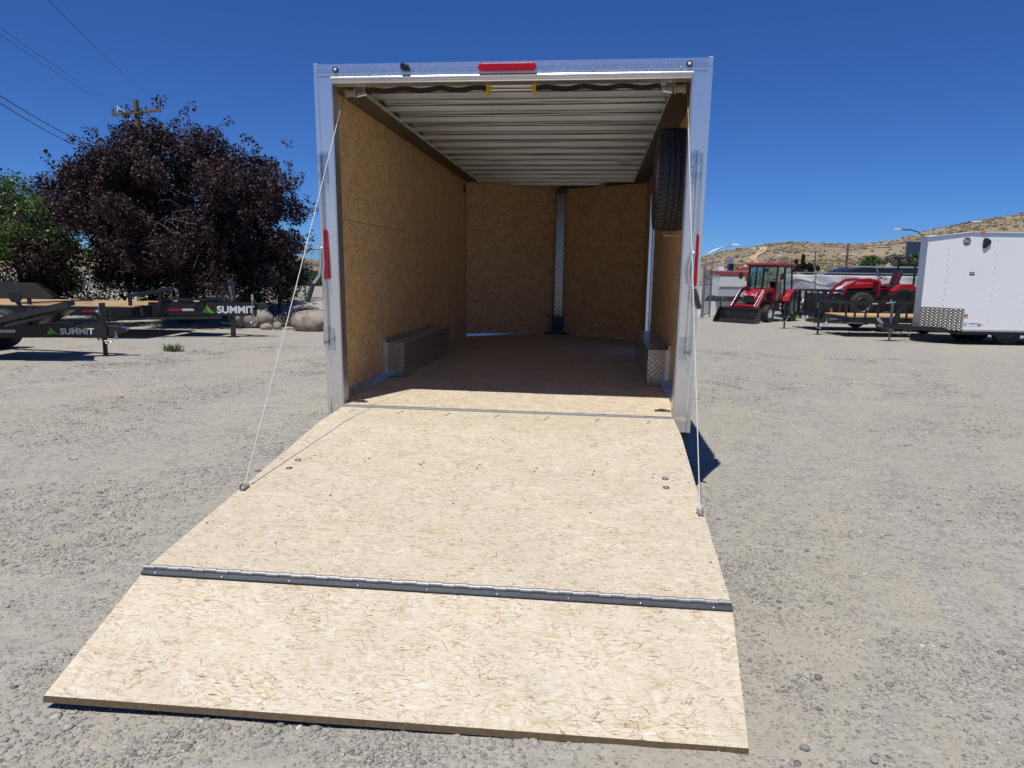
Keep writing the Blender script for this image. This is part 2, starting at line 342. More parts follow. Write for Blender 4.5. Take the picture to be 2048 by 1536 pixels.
def tag(o, label=None, cat=None, group=None, kind=None):
    for k, v in (('label', label), ('category', cat), ('group', group), ('kind', kind)):
        if v: o[k] = v
    return o
def thing(name, label, cat, loc=(0, 0, 0), rz=0.0, group=None):
    o = bpy.data.objects.new(name, None); COL.objects.link(o); o.location = loc; o.rotation_euler = (0, 0, rz); o.empty_display_size = 0.1
    return tag(o, label, cat, group)
def inst(me, name, parent, loc=(0, 0, 0), rot=(0, 0, 0), sc=(1, 1, 1)):
    o = bpy.data.objects.new(name, me); COL.objects.link(o); o.parent = parent; o.location = loc; o.rotation_euler = rot; o.scale = sc; return o
def text(s, size, name, mat, parent, loc, rot, extrude=0.001, offset=0.0, sx=1.0, align='LEFT', spacing=1.0):
    c = bpy.data.curves.new(name, 'FONT'); c.body = s; c.size = size; c.extrude = extrude; c.offset = offset; c.align_x = align; c.space_character = spacing
    t = bpy.data.objects.new(name + '_curve', c); COL.objects.link(t); bpy.context.view_layer.update()
    me = bpy.data.meshes.new_from_object(t.evaluated_get(bpy.context.evaluated_depsgraph_get())); bpy.data.objects.remove(t)
    me.materials.clear(); me.materials.append(M[mat]); me.name = name
    o = bpy.data.objects.new(name, me); COL.objects.link(o); o.parent = parent; o.location = loc; o.rotation_euler = rot; o.scale = (sx, 1, 1)
    return o

# value noise for shaping terrain
_T = np.random.default_rng(3).random((256, 256))
def vnoise(x, y):
    x = np.asarray(x, float); y = np.asarray(y, float); xi = np.floor(x).astype(int); yi = np.floor(y).astype(int); fx = x - xi; fy = y - yi
    fx = fx * fx * (3 - 2 * fx); fy = fy * fy * (3 - 2 * fy); a = lambda i, j: _T[i & 255, j & 255]
    return (a(xi, yi) * (1 - fx) + a(xi + 1, yi) * fx) * (1 - fy) + (a(xi, yi + 1) * (1 - fx) + a(xi + 1, yi + 1) * fx) * fy
def fbm(x, y, o=4):
    s = 0; a = 1; t = 0
    for i in range(o): s = s + a * (vnoise(x * 2 ** i + 17 * i, y * 2 ** i + 31 * i) - .5); t += a; a *= .5
    return s / t
def sstep(a, b, x):
    t = np.clip((x - a) / (b - a), 0, 1); return t * t * (3 - 2 * t)
SY, CY = math.sin(YAW), math.cos(YAW)
def uv(x, y): return ((x - CAM[0]) * CY + (y - CAM[1]) * SY, -(x - CAM[0]) * SY + (y - CAM[1]) * CY)
def ground_base(x, y):
    x = np.asarray(x, float); y = np.asarray(y, float); u, v = uv(x, y)
    z = -0.01 * np.clip(y, -30, 45)
    bank = 0.95 * sstep(20.0, 27.0, v) * sstep(-4.0, -5.6, u) * (1 - sstep(31, 44, v))
    return z + bank * (1 + .25 * fbm(x * .8, y * .8, 3))
def ground_z(x, y):
    x = np.asarray(x, float); y = np.asarray(y, float)
    far = 1 - sstep(20, 60, np.hypot(x, y))
    return ground_base(x, y) + (0.035 * fbm(x * .55, y * .55, 3) + 0.012 * fbm(x * 3, y * 3, 3)) * far - 0.004
def gz(x, y): return float(ground_z(x, y))

# ------------------------------------------------------------------ ground, hills
def build_ground():
    def axis(a, b, step, lo, hi, n):
        c = np.arange(a, b + 1e-6, step); g = np.linspace(0, 1, n + 1)[1:]
        hiv = b + (hi - b) * (np.exp(5.5 * g) - 1) / (np.exp(5.5) - 1); lov = a - (a - lo) * (np.exp(5.5 * g) - 1) / (np.exp(5.5) - 1)
        return np.concatenate([lov[::-1], c, hiv])
    xs = axis(-5.0, 6.0, 0.035, -3000, 3000, 75); ys = axis(-4.6, 5.0, 0.035, -3000, 3000, 75)
    X, Y = np.meshgrid(xs, ys); Z = ground_z(X, Y)
    near = (1 - sstep(4.5, 9, np.hypot(X, Y)))
    Z = Z + near * (0.006 * fbm(X * 14, Y * 14, 3) + 0.0035 * fbm(X * 40, Y * 40, 2))
    nx, ny = len(xs), len(ys)
    V = np.stack([X.ravel(), Y.ravel(), Z.ravel()], 1)
    i = np.arange(nx - 1)[None, :] + nx * np.arange(ny - 1)[:, None]; i = i.ravel()
    F = np.stack([i, i + 1, i + nx + 1, i + nx], 1)
    me = bpy.data.meshes.new('ground'); me.vertices.add(len(V)); me.vertices.foreach_set('co', V.ravel().astype(np.float32))
    me.loops.add(F.size); me.loops.foreach_set('vertex_index', F.ravel().astype(np.int32)); me.polygons.add(len(F))
    me.polygons.foreach_set('loop_start', (np.arange(len(F)) * 4).astype(np.int32)); me.polygons.foreach_set('loop_total', np.full(len(F), 4, np.int32))
    me.update(calc_edges=True); me.shade_smooth(); me.materials.append(M['gravel_ground'])
    o = bpy.data.objects.new('ground', me); COL.objects.link(o); tag(o, kind='structure')
build_ground()

def np_mesh(name, V, F, mat, smooth=False, rnd=None):
    me = bpy.data.meshes.new(name); k = F.shape[1]; me.vertices.add(len(V)); me.vertices.foreach_set('co', np.ascontiguousarray(V, np.float32).ravel())
    me.loops.add(F.size); me.loops.foreach_set('vertex_index', np.ascontiguousarray(F, np.int32).ravel()); me.polygons.add(len(F))
    me.polygons.foreach_set('loop_start', (np.arange(len(F)) * k).astype(np.int32)); me.polygons.foreach_set('loop_total', np.full(len(F), k, np.int32))
    me.update(calc_edges=True)
    if smooth: me.shade_smooth()
    me.materials.append(M[mat])
    if rnd is not None:
        at = me.attributes.new('rnd', 'FLOAT', 'POINT'); at.data.foreach_set('value', np.ascontiguousarray(rnd, np.float32))
    return me

def ico():
    t = (1 + 5 ** .5) / 2
    v = np.array([(-1, t, 0), (1, t, 0), (-1, -t, 0), (1, -t, 0), (0, -1, t), (0, 1, t), (0, -1, -t), (0, 1, -t), (t, 0, -1), (t, 0, 1), (-t, 0, -1), (-t, 0, 1)], float); v /= np.linalg.norm(v[0])
    f = np.array([(0, 11, 5), (0, 5, 1), (0, 1, 7), (0, 7, 10), (0, 10, 11), (1, 5, 9), (5, 11, 4), (11, 10, 2), (10, 7, 6), (7, 1, 8), (3, 9, 4), (3, 4, 2), (3, 2, 6), (3, 6, 8), (3, 8, 9), (4, 9, 5), (2, 4, 11), (6, 2, 10), (8, 6, 7), (9, 8, 1)])
    return v, f
def hill_height(x, y):
    u, v = uv(x, y); R = np.hypot(u, v); az = np.arctan2(u, v)
    pts = [(-900, 500), (-200, 498), (0, 497), (300, 500), (500, 503), (570, 507), (600, 512), (645, 522), (760, 545), (1200, 545), (1340, 528), (1400, 511), (1440, 502), (1470, 497), (1520, 488), (1560, 485), (1610, 487), (1690, 489), (1760, 483), (1850, 459), (1950, 440), (2048, 423), (2250, 395), (2600, 380), (3400, 400)]
    a = np.array([math.atan((p[0] - 1024) / 1407.4) for p in pts]); hor = [541 + 0.016 * (p[0] - 1024) for p in pts]
    t = np.array([(hh - p[1]) / 1407.4 * math.cos(aa) for p, hh, aa in zip(pts, hor, a)])
    el = np.interp(az, a, t, left=0.02, right=0.06)
    RR = 430.0
    H = np.maximum(el * RR + 1.5, 0.0)
    s = np.clip((R - 110) / (RR - 110), 0, 1.0); s = s ** 1.25
    h = H * s * (1 + 0.0 * R) + fbm(x * .012, y * .012, 4) * 5.0 * np.sin(np.pi * np.clip(s, 0, 1)) - 1.2 * (1 - s) 
    h = np.where(R > RR, H * (1 - 0.35 * sstep(RR, 900, R)), h)
    return h - 0.45 + 0.6 * fbm(np.asarray(x) * .2, np.asarray(y) * .2, 2) * sstep(110, 200, R)
def build_hills():
    az = np.linspace(-1.35, 1.35, 420); R = np.concatenate([np.linspace(100, 430, 70), np.linspace(450, 900, 12)])
    A, RR = np.meshgrid(az, R); u = np.sin(A) * RR; v = np.cos(A) * RR
    X = CAM[0] + u * CY - v * SY; Y = CAM[1] + u * SY + v * CY; Z = hill_height(X, Y)
    V = np.stack([X.ravel(), Y.ravel(), Z.ravel()], 1); nx = len(az)
    i = (np.arange(nx - 1)[None, :] + nx * np.arange(len(R) - 1)[:, None]).ravel(); F = np.stack([i, i + 1, i + nx + 1, i + nx], 1)
    o = bpy.data.objects.new('hills', np_mesh('hills', V, F, 'hill_earth', True)); COL.objects.link(o); tag(o, kind='structure')
    # dirt trail up the hill
    def P(px, R):
        a = math.atan((px - 1024) / 1407.4); u = math.sin(a) * R; v = math.cos(a) * R
        return (CAM[0] + u * CY - v * SY, CAM[1] + u * SY + v * CY)
    for pl in ([(1484, 215), (1497, 235), (1490, 255), (1494, 275), (1508, 305), (1514, 335), (1507, 360), (1494, 390), (1488, 412)], [(1660, 330), (1690, 338), (1730, 345), (1752, 350), (1758, 330)], [(1690, 190), (1740, 205), (1790, 215), (1830, 222)]):
        pts = [P(*q) for q in pl]; q = []
        for k in range(len(pts) - 1):
            for t in np.linspace(0, 1, 24, endpoint=False): q.append((pts[k][0] + (pts[k + 1][0] - pts[k][0]) * t, pts[k][1] + (pts[k + 1][1] - pts[k][1]) * t))
        mb = MB(); vs = []
        for k, (x, y) in enumerate(q):
            dx, dy = q[min(k + 1, len(q) - 1)][0] - q[max(k - 1, 0)][0], q[min(k + 1, len(q) - 1)][1] - q[max(k - 1, 0)][1]; L = math.hypot(dx, dy); w = 1.6
            for s_ in (-1, 1):
                xx, yy = x - dy / L * w * s_, y + dx / L * w * s_; vs.append((xx, yy, float(hill_height(xx, yy)) + 0.4))
        mb.add(vs, [(2 * k, 2 * k + 1, 2 * k + 3, 2 * k + 2) for k in range(len(q) - 1)])
        tag(mb.build('dirt_trail', 'trail_earth', None, True), kind='structure')
build_hills()
def build_scrub():
    v, f = ico(); n = 14000
    az = np.concatenate([rng.uniform(-.40, -.24, n // 6), rng.uniform(.22, .72, n - n // 6)]); R = 120 + 330 * rng.random(n) ** .8
    u = np.sin(az) * R; w = np.cos(az) * R; X = CAM[0] + u * CY - w * SY; Y = CAM[1] + u * SY + w * CY
    keep = rng.random(n) < np.clip(.45 + 3.2 * fbm(X * .03, Y * .03, 4), .03, 1); X, Y, R = X[keep], Y[keep], R[keep]; n = len(X)
    r = .28 + .55 * rng.random(n) ** 2.5
    P = v[None] * (1 + rng.uniform(-.3, .3, (n, 12)))[:, :, None] * np.stack([r, r, r * .75], 1)[:, None, :]
    V = (P + np.stack([X, Y, hill_height(X, Y) + r * .35], 1)[:, None, :]).reshape(-1, 3); F = (f[None] + 12 * np.arange(n)[:, None, None]).reshape(-1, 3)
    o = bpy.data.objects.new('sagebrush', np_mesh('sagebrush', V, F, 'leaf_scrub', False, np.repeat(rng.random(n), 12))); COL.objects.link(o); tag(o, 'grey green sagebrush dotted over the dry hills', 'sagebrush', kind='stuff')
build_scrub()

# ------------------------------------------------------------------ the cargo trailer in front of the camera
FL = 0.56                       # floor height
def wheel_mesh(R, w, rimR, nt=36, tread=True):
    """tyre along local Y axis, returns (tyre mesh, rim mesh)"""
    t = MB(); h = w / 2
    prof = [(rimR, -h * .72), (rimR + .02, -h * .95), (rimR + (R - rimR) * .5, -h * 1.0), (R - .03, -h * .93), (R - .008, -h * .78)]
    if tread:
        for k, x in enumerate((-.74, -.40, -.34, -.04, .04, .34, .40, .74)): prof.append((R - (.0), h * x))
        prof2 = prof[:5]
        for a, b in ((-.76, -.44), (-.36, -.05), (.05, .36), (.44, .76)): prof2 += [(R - .012, h * a), (R, h * (a + .02)), (R, h * (b - .02)), (R - .012, h * b)]
        prof = prof2
    prof += [(R - .008, h * .78), (R - .03, h * .93), (rimR + (R - rimR) * .5, h), (rimR + .02, h * .95), (rimR, h * .72)]
    t.lathe(prof, (0, 0, 0), (0, 1, 0), nt, True)
    r = MB(); r.lathe([(rimR + .004, h * .80), (rimR - .02, h * .74), (rimR - .03, h * .25), (rimR * .62, h * .45), (rimR * .30, h * .55), (rimR * .28, h * .75), (.001, h * .76)], (0, 0, 0), (0, 1, 0), nt)
    r.lathe([(rimR + .004, -h * .80), (rimR - .02, -h * .74), (rimR - .03, -h * .2), (.001, -h * .2)], (0, 0, 0), (0, 1, 0), nt)
    for k in range(5):
        a = k * 2 * math.pi / 5; r.tube([(math.cos(a) * rimR * .45, h * .4, math.sin(a) * rimR * .45), (math.cos(a) * rimR * .45, h * .66, math.sin(a) * rimR * .45)], .012, 6)
    return t, r
def put_wheel(parent, loc, R=.34, w=.2, rimR=.19, side=1, rim='white_coat', tyre='rubber', name='wheel', rz=0.0):
    t, r = wheel_mesh(R, w, rimR); o = t.build(name, tyre, parent, True); o.location = loc; o.rotation_euler = (0, 0, rz + (0 if side > 0 else math.pi))
    r.build('rim', rim, o, True); return o

def build_cargo_trailer():
    T = thing('cargo_trailer', 'open silver framed enclosed cargo trailer with its wooden rear ramp lowered on the gravel', 'trailer')
    z = lambda a: a + FL
    lean = lambda x, y, zz: (x, y - 0.0418 * (zz - FL), zz)
    # rear frame
    fr = MB().box(-1.288, -1.18, 0, .11, z(-.11), z(2.2335)).shift(lean).build('rear_post', 'aluminium', T, False, .004)
    MB().box(1.18, 1.288, 0, .11, z(-.11), z(2.2335)).shift(lean).build('rear_post', 'aluminium', T, False, .004)
    for s in (-1, 1):
        a, b = sorted((s * 1.268, s * 1.297))
        MB().box(a, b, -.006, .16, z(-.11), z(2.312)).shift(lean).build('corner_trim', 'aluminium', T, False, .003)
        a, b = sorted((s * 1.172, s * 1.183)); MB().box(a, b, -.003, .10, z(.0), z(2.19)).shift(lean).build('door_seal', 'aluminium_dull', T)
    hd = MB(); prof = [(.12, 2.308), (0, 2.308), (-.002, 2.272), (.004, 2.271), (.004, 2.268), (-.003, 2.267), (-.004, 2.256), (.002, 2.255), (.002, 2.2525), (-.004, 2.2515), (-.004, 2.236), (.0, 2.234), (.12, 2.234)]
    hd.prism([(-1.268, p[0], z(p[1])) for p in prof], (2.536, 0, 0)).shift(lean).build('header', 'aluminium', T)
    lip = MB(); prof = [(.10, 2.2335), (0.002, 2.2335), (-.008, 2.229), (-.011, 2.222), (-.007, 2.214), (.006, 2.211), (.014, 2.206), (.010, 2.198), (.014, 2.192), (.024, 2.189), (.10, 2.189)]
    lip.prism([(-1.18, p[0], z(p[1])) for p in prof], (2.36, 0, 0)).shift(lean).build('header_lip', 'aluminium', T)
    sc = MB()
    for k in range(13):
        x = -1.10 + k * 2.2 / 12; sc.ball((x, -.006 - .0418 * 2.25, z(2.2535)), .006, 4)
    tag(sc.build('header_screws', 'zinc', T, True), kind='stuff')
    # brake light, clearance lights, number plate lamp
    bl = MB(); poly = []
    for k in range(9): a = -math.pi / 2 - math.pi * k / 8; poly.append((-.165 + .024 * math.cos(a), 0, .024 * math.sin(a)))
    for k in range(9): a = math.pi / 2 - math.pi * k / 8; poly.append((.165 + .024 * math.cos(a), 0, .024 * math.sin(a)))
    o = MB().prism(poly, (0, -.026, 0)).build('brake_light', 'red_lens', T, False, .006); o.location = (.003, -.0985, z(2.268))
    ri = MB()
    for k in range(46): ri.box(-.158 + k * .007, -.155 + k * .007, -.0275, -.02, -.017, .017)
    tag(ri.build('lens_ribs', 'red_lens', o), kind='stuff')
    for x in (-1.145, 1.151):
        c = MB().lathe([(.010, .0), (.019, .0), (.019, .010), (.015, .014), (.012, .008)], (0, 0, 0), (0, -1, 0), 20, True).build('clearance_light', 'black_plastic', T, True); c.location = (x, -.0955, z(2.272))
        MB().ball((0, -.006, 0), .0125, 6, (1, .8, 1)).build('lens', 'white_coat', c, True)
    pl = MB().box(-.022, .022, -.035, -.008, -.012, .016).box(.0, .034, -.03, -.006, -.022, .004).tube([(-.02, -.03, .012), (-.005, -.045, .022), (.01, -.03, .008), (.025, -.042, -.004), (.03, -.028, .012)], .0045, 6)
    o = pl.build('plate_lamp', 'black_plastic', T, False, .003); o.location = (-.675, -.0945, z(2.277))
    # tail lights
    for x, zc, h in ((-1.258, 1.066, .315), (1.262, 1.062, .31)):
        poly = []
        for k in range(9): a = math.pi * k / 8; poly.append((.0145 * math.cos(a), 0, h / 2 + .0145 * math.sin(a)))
        for k in range(9): a = math.pi + math.pi * k / 8; poly.append((.0145 * math.cos(a), 0, -h / 2 + .0145 * math.sin(a)))
        o = MB().prism(poly, (0, -.02, 0)).build('tail_light', 'red_lens', T, False, .004); o.location = (x, -.0418 * zc - .006, z(zc)); o.rotation_euler = (-.0418, (-.02 if x < 0 else .02) * 0, 0)
        rb = MB()
        for k in range(38): rb.box(-.010, .010, -.0215, -.018, -h / 2 + k * h / 38, -h / 2 + k * h / 38 + .004)
        tag(rb.build('lens_ribs', 'red_lens', o), kind='stuff')
    # lock bars
    for s, x in ((-1, -1.277), (1, 1.243)):
        yb = lambda zz: -.0418 * zz - .026
        MB().tube([(x, yb(.44), z(.44)), (x, yb(1.725), z(1.725))], .0135, 12).build('lock_bar', 'galvanised', T, True)
        for zz, hh in ((1.705, .03), (1.60, .02), (.505, .06), (.445, .02)):
            b = MB().tube([(x, yb(zz - hh), z(zz - hh)), (x, yb(zz + hh), z(zz + hh))], .0185, 12)
            b.box(min(x, x - s * .052), max(x, x - s * .052), yb(zz) - .002 + .018, yb(zz) + .026, z(zz - .05), z(zz + .05))
            b.ball((x - s * .038, yb(zz) + .012, z(zz + .036)), .009, 4).ball((x - s * .038, yb(zz) + .012, z(zz - .036)), .009, 4)
            b.build('bar_guide', 'zinc', T, True)
        if s < 0: pth = [(x, yb(1.1) - .012, z(1.105)), (x - .008, yb(1.1) - .02, z(1.06)), (x - .004, yb(1) - .03, z(1.0)), (x - .016, yb(.9) - .045, z(.92)), (x - .055, yb(.87) - .055, z(.868))]; e = (x - .10, yb(.75) - .06, z(.742))
        else: pth = [(x, yb(1.1) - .012, z(1.105)), (x - .022, yb(1.1) - .022, z(1.05)), (x - .030, yb(1) - .03, z(.98)), (x - .018, yb(.9) - .045, z(.91)), (x + .012, yb(.87) - .055, z(.876))]; e = (x + .052, yb(.75) - .06, z(.75))
        h = MB().tube(pth, .0105, 10).ball(pth[0], .017, 5).build('lock_handle', 'lever_steel', T, True)
        MB().tube([pth[-1], tuple((a * .5 + b * .5) for a, b in zip(pth[-1], e)), e], [.014, .0165, .0155], 12).build('grip', 'rubber', h, True)
    # walls: outer skins
    wl = MB().box(-1.295, -1.2885, .16, 5.5, z(-.16), z(2.29)).build('side_skin', 'aluminium', T)
    DR0, DR1, DZ = 3.62, 4.42, 1.96
    rs = MB().box(1.2885, 1.295, .16, DR0, z(-.16), z(2.29)).box(1.2885, 1.295, DR1, 5.5, z(-.16), z(2.29)).box(1.2885, 1.295, DR0, DR1, z(DZ), z(2.29)).box(1.2885, 1.295, DR0, DR1, z(-.16), z(-.02)).build('side_skin', 'aluminium', T)
    nose = lambda s: MB().hexa([(s * 1.295, 5.5, z(-.16)), (s * 1.295, 5.51, z(-.16)), (0, 6.39, z(-.16)), (0, 6.375, z(-.16)), (s * 1.295, 5.5, z(2.29)), (s * 1.295, 5.51, z(2.29)), (0, 6.39, z(2.29)), (0, 6.375, z(2.29))])
    nose(-1).build('nose_skin', 'aluminium', T); nose(1).build('nose_skin', 'aluminium', T)
    MB().prism([(-1.265, -.06, z(2.266)), (1.265, -.06, z(2.266)), (1.29, 5.5, z(2.266)), (0, 6.37, z(2.266)), (-1.29, 5.5, z(2.266))], (0, 0, .018)).build('roof_skin', 'galvanised', T)
    # roof bows: each a folded channel hanging below the roof skin
    for k in range(14):
        y = .47 + .405 * k
        hw = 1.10 if y < 5.40 else max(.1, 1.10 * (6.30 - y) / .85 - .04)
        b = MB(); sag = .0025 * math.sin(k * 2.1)
        n = 8; xs = np.linspace(-hw, hw, n + 1)
        for i in range(n):
            w0, w1 = [(.003 * math.sin(q * 3.1 + k * 1.7), .0025 * math.sin(q * 5.3 + k * 2.9)) for q in (xs[i], xs[i + 1])]
            A = lambda q, w, yy, zz: (q, y + yy + w[0], z(zz) + w[1] + sag)
            for (ya, yb_, za, zb) in ((-.003, 0, 2.214, 2.265), (-.003, .034, 2.211, 2.2145), (.031, .034, 2.2145, 2.224), (-.045, -.003, 2.2585, 2.2615)):
                b.hexa([A(xs[i], w0, ya, za), A(xs[i + 1], w1, ya, za), A(xs[i + 1], w1, yb_, za), A(xs[i], w0, yb_, za), A(xs[i], w0, ya, zb), A(xs[i + 1], w1, ya, zb), A(xs[i + 1], w1, yb_, zb), A(xs[i], w0, yb_, zb)])
        b = b.build('roof_bow', 'galvanised', T)
        MB().box(-hw, hw, y - .0085, y - .0035, z(2.2525), z(2.2655)).build('bow_shade_strip', 'cove_paint', b)  # dark strip stands in for the shade line where bow meets roof skin
        MB().box(-hw, hw, y - .0065, y - .0035, z(2.2085), z(2.2145)).build('bow_lip', 'steel_bright', b)
    for s in (-1, 1):
        a, b_ = sorted((s * 1.284, s * 1.092))
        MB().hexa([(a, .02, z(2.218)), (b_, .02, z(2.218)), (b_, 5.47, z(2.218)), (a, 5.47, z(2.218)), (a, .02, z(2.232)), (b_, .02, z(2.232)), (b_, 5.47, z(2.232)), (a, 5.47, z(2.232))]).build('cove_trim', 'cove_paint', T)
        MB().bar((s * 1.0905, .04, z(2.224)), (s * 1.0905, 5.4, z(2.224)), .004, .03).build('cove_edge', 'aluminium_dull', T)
        MB().bar((s * 1.282, .04, z(2.211)), (s * 1.282, 5.45, z(2.211)), .006, .012).build('wall_cap', 'aluminium_dull', T)
        MB().prism([(s * 1.28, 5.44, z(2.212)), (s * 1.09, 5.41, z(2.224)), (0, 6.12, z(2.224)), (0, 6.29, z(2.212))], (0, 0, .012)).build('nose_cove', 'galvanised' if s < 0 else 'cove_paint', T)  # left light, right dark: lit and shaded side put into the material
    # inner boards
    SEAM = 1.338
    MB().box(-1.287, -1.276, .02, 5.46, z(.0), z(SEAM - .002)).build('wall_panel', 'osb_wall_side', T)
    MB().box(-1.287, -1.276, .02, 5.46, z(SEAM + .002), z(2.215)).build('wall_panel', 'osb_wall_side', T)
    for y0, y1, za, zb in ((.02, DR0, 0, SEAM - .002), (.02, DR0, SEAM + .002, 2.215), (DR1, 5.46, 0, SEAM - .002), (DR1, 5.46, SEAM + .002, 2.215), (DR0 + .003, DR1 - .003, DZ, 2.215)):
        MB().box(1.276, 1.287, y0, y1, z(za), z(zb)).build('wall_panel', 'osb_wall_side', T)
    for s in (-1, 1):
        for za, zb in ((0, SEAM - .002), (SEAM + .002, 2.215)):
            MB().hexa([(s * 1.276, 5.46, z(za)), (s * 1.287, 5.47, z(za)), (0, 6.33, z(za)), (0, 6.315, z(za)), (s * 1.276, 5.46, z(zb)), (s * 1.287, 5.47, z(zb)), (0, 6.33, z(zb)), (0, 6.315, z(zb))]).build('wall_panel', 'osb_wall_nose', T)
    ws = MB()
    for k in range(14):
        for zz in (.12, .5, .9, 1.29, 1.39, 1.8, 2.12): ws.ball((-1.2758, .22 + k * .4064, z(zz)), .0045, 3); (ws.ball((1.2758, .22 + k * .4064, z(zz)), .0045, 3) if not DR0 < .22 + k * .4064 < DR1 else None)
    tag(ws.build('wall_screws', 'zinc', T), kind='stuff')
    # side door opening trim, and the door folded flat against the outside
    d = MB().box(1.268, 1.302, DR0 - .002, DR0 + .022, z(0), z(DZ)).box(1.268, 1.302, DR1 - .022, DR1 + .002, z(0), z(DZ)).box(1.268, 1.302, DR0, DR1, z(DZ - .022), z(DZ))
    d.build('door_jamb', 'aluminium', T)
    d = MB().box(1.312, 1.345, DR1 + .03, DR1 + .83, z(0), z(DZ - .02)).build('side_door', 'aluminium_dull', T, False, .006)
    MB().box(1.345, 1.352, DR1 + .10, DR1 + .16, z(.9), z(1.1)).build('latch', 'black_plastic', d)
    # floor boards
    for y0, y1 in ((.0, 1.218), (1.221, 2.438), (2.441, 3.658), (3.661, 4.878)):
        MB().box(-1.275, 1.275, y0, y1, z(-.03), z(0)).build('floor_board', 'osb_floor', T)
    MB().prism([(-1.275, 4.881, z(-.03)), (1.275, 4.881, z(-.03)), (1.275, 5.46, z(-.03)), (0, 6.31, z(-.03)), (-1.275, 5.46, z(-.03))], (0, 0, .03)).build('floor_board', 'osb_floor', T)
    MB().box(-1.18, 1.18, -.022, -.001, z(-.06), z(-.002)).build('rear_sill', 'aluminium_dull', T, False, .003)
    for s in (-1, 1):
        def kick(y0, y1):
            MB().prism([(s * 1.2755, y0, z(.003)), (s * 1.215, y0, z(.003)), (s * 1.215, y0, z(.006)), (s * 1.268, y0, z(.009)), (s * 1.272, y0, z(.055)), (s * 1.2755, y0, z(.055))], (0, y1 - y0, 0)).build('kick_trim', 'aluminium', T)
        if s < 0: kick(.03, 5.45)
        else: kick(.03, DR0 - .01); kick(DR1 + .01, 5.45)
        MB().hexa([(s * 1.27, 5.44, z(.002)), (s * 1.27, 5.455, z(.002)), (0.02 * s, 6.30, z(.002)), (0.02 * s, 6.285, z(.002)), (s * 1.27, 5.445, z(.035)), (s * 1.27, 5.455, z(.035)), (0.02 * s, 6.30, z(.035)), (0.02 * s, 6.29, z(.035))]).build('kick_trim', 'aluminium', T)
    # wheel boxes
    for s in (-1, 1):
        y0, y1, xi, h = 1.317, 3.316, 1.087, .317
        a, b = sorted((s * xi, s * 1.274))
        o = MB().box(a, b, y0 + .004, y1, z(.004), z(h)).build('wheel_box', 'diamond_yz', T, False, .004)
        MB().box(a + .002, b - .002, y0, y0 + .004, z(.005), z(h - .003)).build('end_plate', 'diamond_xz', o)
        w = .036; c, d_ = sorted((s * (1.2745 - w), s * 1.2745)); MB().box(c, d_, y0 - .004, y0, z(.056), z(h)).build('flange', 'aluminium', o)
        c, d_ = sorted((s * 1.258, s * 1.275)); MB().box(c, d_, y0, y1, z(h + .001), z(h + .035)).build('top_flange', 'aluminium_dull', o)
        rv = MB()
        for k in range(8): rv.ball((s * 1.257, y0 + .12 + k * .25, z(h + .02)), .006, 4)
        tag(rv.build('rivets', 'zinc', o, True), kind='stuff')
    # nose post with its black foot
    po = MB().box(-.022, .108, 6.20, 6.23, z(.0), z(2.16)).build('nose_post', 'diamond_xz', T, False, .003); po.data.materials[0] = M['diamond_post']
    MB().box(-.04, .125, 6.14, 6.20, z(.0), z(.10)).box(-.045, -.022, 6.15, 6.21, z(.08), z(.30)).box(.108, .13, 6.15, 6.21, z(.08), z(.30)).prism([(-.022, 6.185, z(.08)), (.108, 6.185, z(.08)), (.108, 6.185, z(.28)), (.06, 6.185, z(.285)), (.043, 6.185, z(.325)), (.025, 6.185, z(.285)), (-.022, 6.185, z(.28))], (0, .012, 0)).box(-.16, .25, 6.13, 6.17, z(.003), z(.018)).build('post_foot', 'black_paint', po)
    MB().box(-.04, .13, 6.16, 6.24, z(2.14), z(2.215)).build('post_cap', 'cove_paint', po)
    # ceiling lamp, wall vent
    MB().lathe([(.085, 0), (.085, -.012), (.06, -.022), (.001, -.026)], (.896, 3.36, z(2.211)), (0, 0, 1), 24).build('ceiling_lamp', 'white_coat', T, True)
    v = MB().lathe([(.05, 0), (.05, .012), (.038, .016), (.001, .016)], (-1.276, 5.22, z(2.10)), (1, 0, 0), 20).build('wall_vent', 'black_plastic', T, True)
    # ramp spring tube under the header
    for s, dr in ((-1, .0), (1, .0)):
        x0, x1 = s * .17, s * 1.00
        sp = MB(); pts = []; n = 130 * 10; amp = lambda t: .007 * math.sin(t * 3.2 * 2 * math.pi) * (1 if t < .98 else 0)
        coils = 100
        for i in range(coils * 8 + 1):
            t = i / (coils * 8); a = 2 * math.pi * coils * t; r = .0155
            pts.append((x0 + (x1 - x0) * t, .15 + r * math.cos(a), z(2.207) + r * math.sin(a) + amp(t) - .006))
        sp.tube(pts, .0036, 4); sp.tube([(x0 + (x1 - x0) * k / 30, .15, z(2.207) - .006 + amp(k / 30)) for k in range(31)], .0105, 8)
        sp.build('ramp_spring', 'black_paint', T, True)
        MB().box(min(x0, x0 - s * .02), max(x0, x0 - s * .02), .125, .175, z(2.165), z(2.235)).box(min(x0 - s * .02, x0 - s * .045), max(x0 - s * .02, x0 - s * .045), .14, .16, z(2.19), z(2.212)).box(min(x0 - s * .004, x0 - s * .016), max(x0 - s * .004, x0 - s * .016), .13, .145, z(2.15), z(2.165)).build('spring_anchor', 'yellow_plastic', T, False, .004)
        dm = MB().lathe([(.036, 0), (.036, .012), (.028, .014), (.028, .062), (.036, .064), (.036, .076)], (s * 1.085, .14, z(2.185)), (s, 0, 0), 20).build('cable_drum', 'rope', T, True)
        MB().box(min(s * 1.03, s * 1.08), max(s * 1.03, s * 1.08), .125, .155, z(2.165), z(2.225)).tube([(s * 1.01, .13, z(2.17)), (s * 1.075, .12, z(2.155))], .009, 8).build('drum_bracket', 'zinc', T, False, .003)
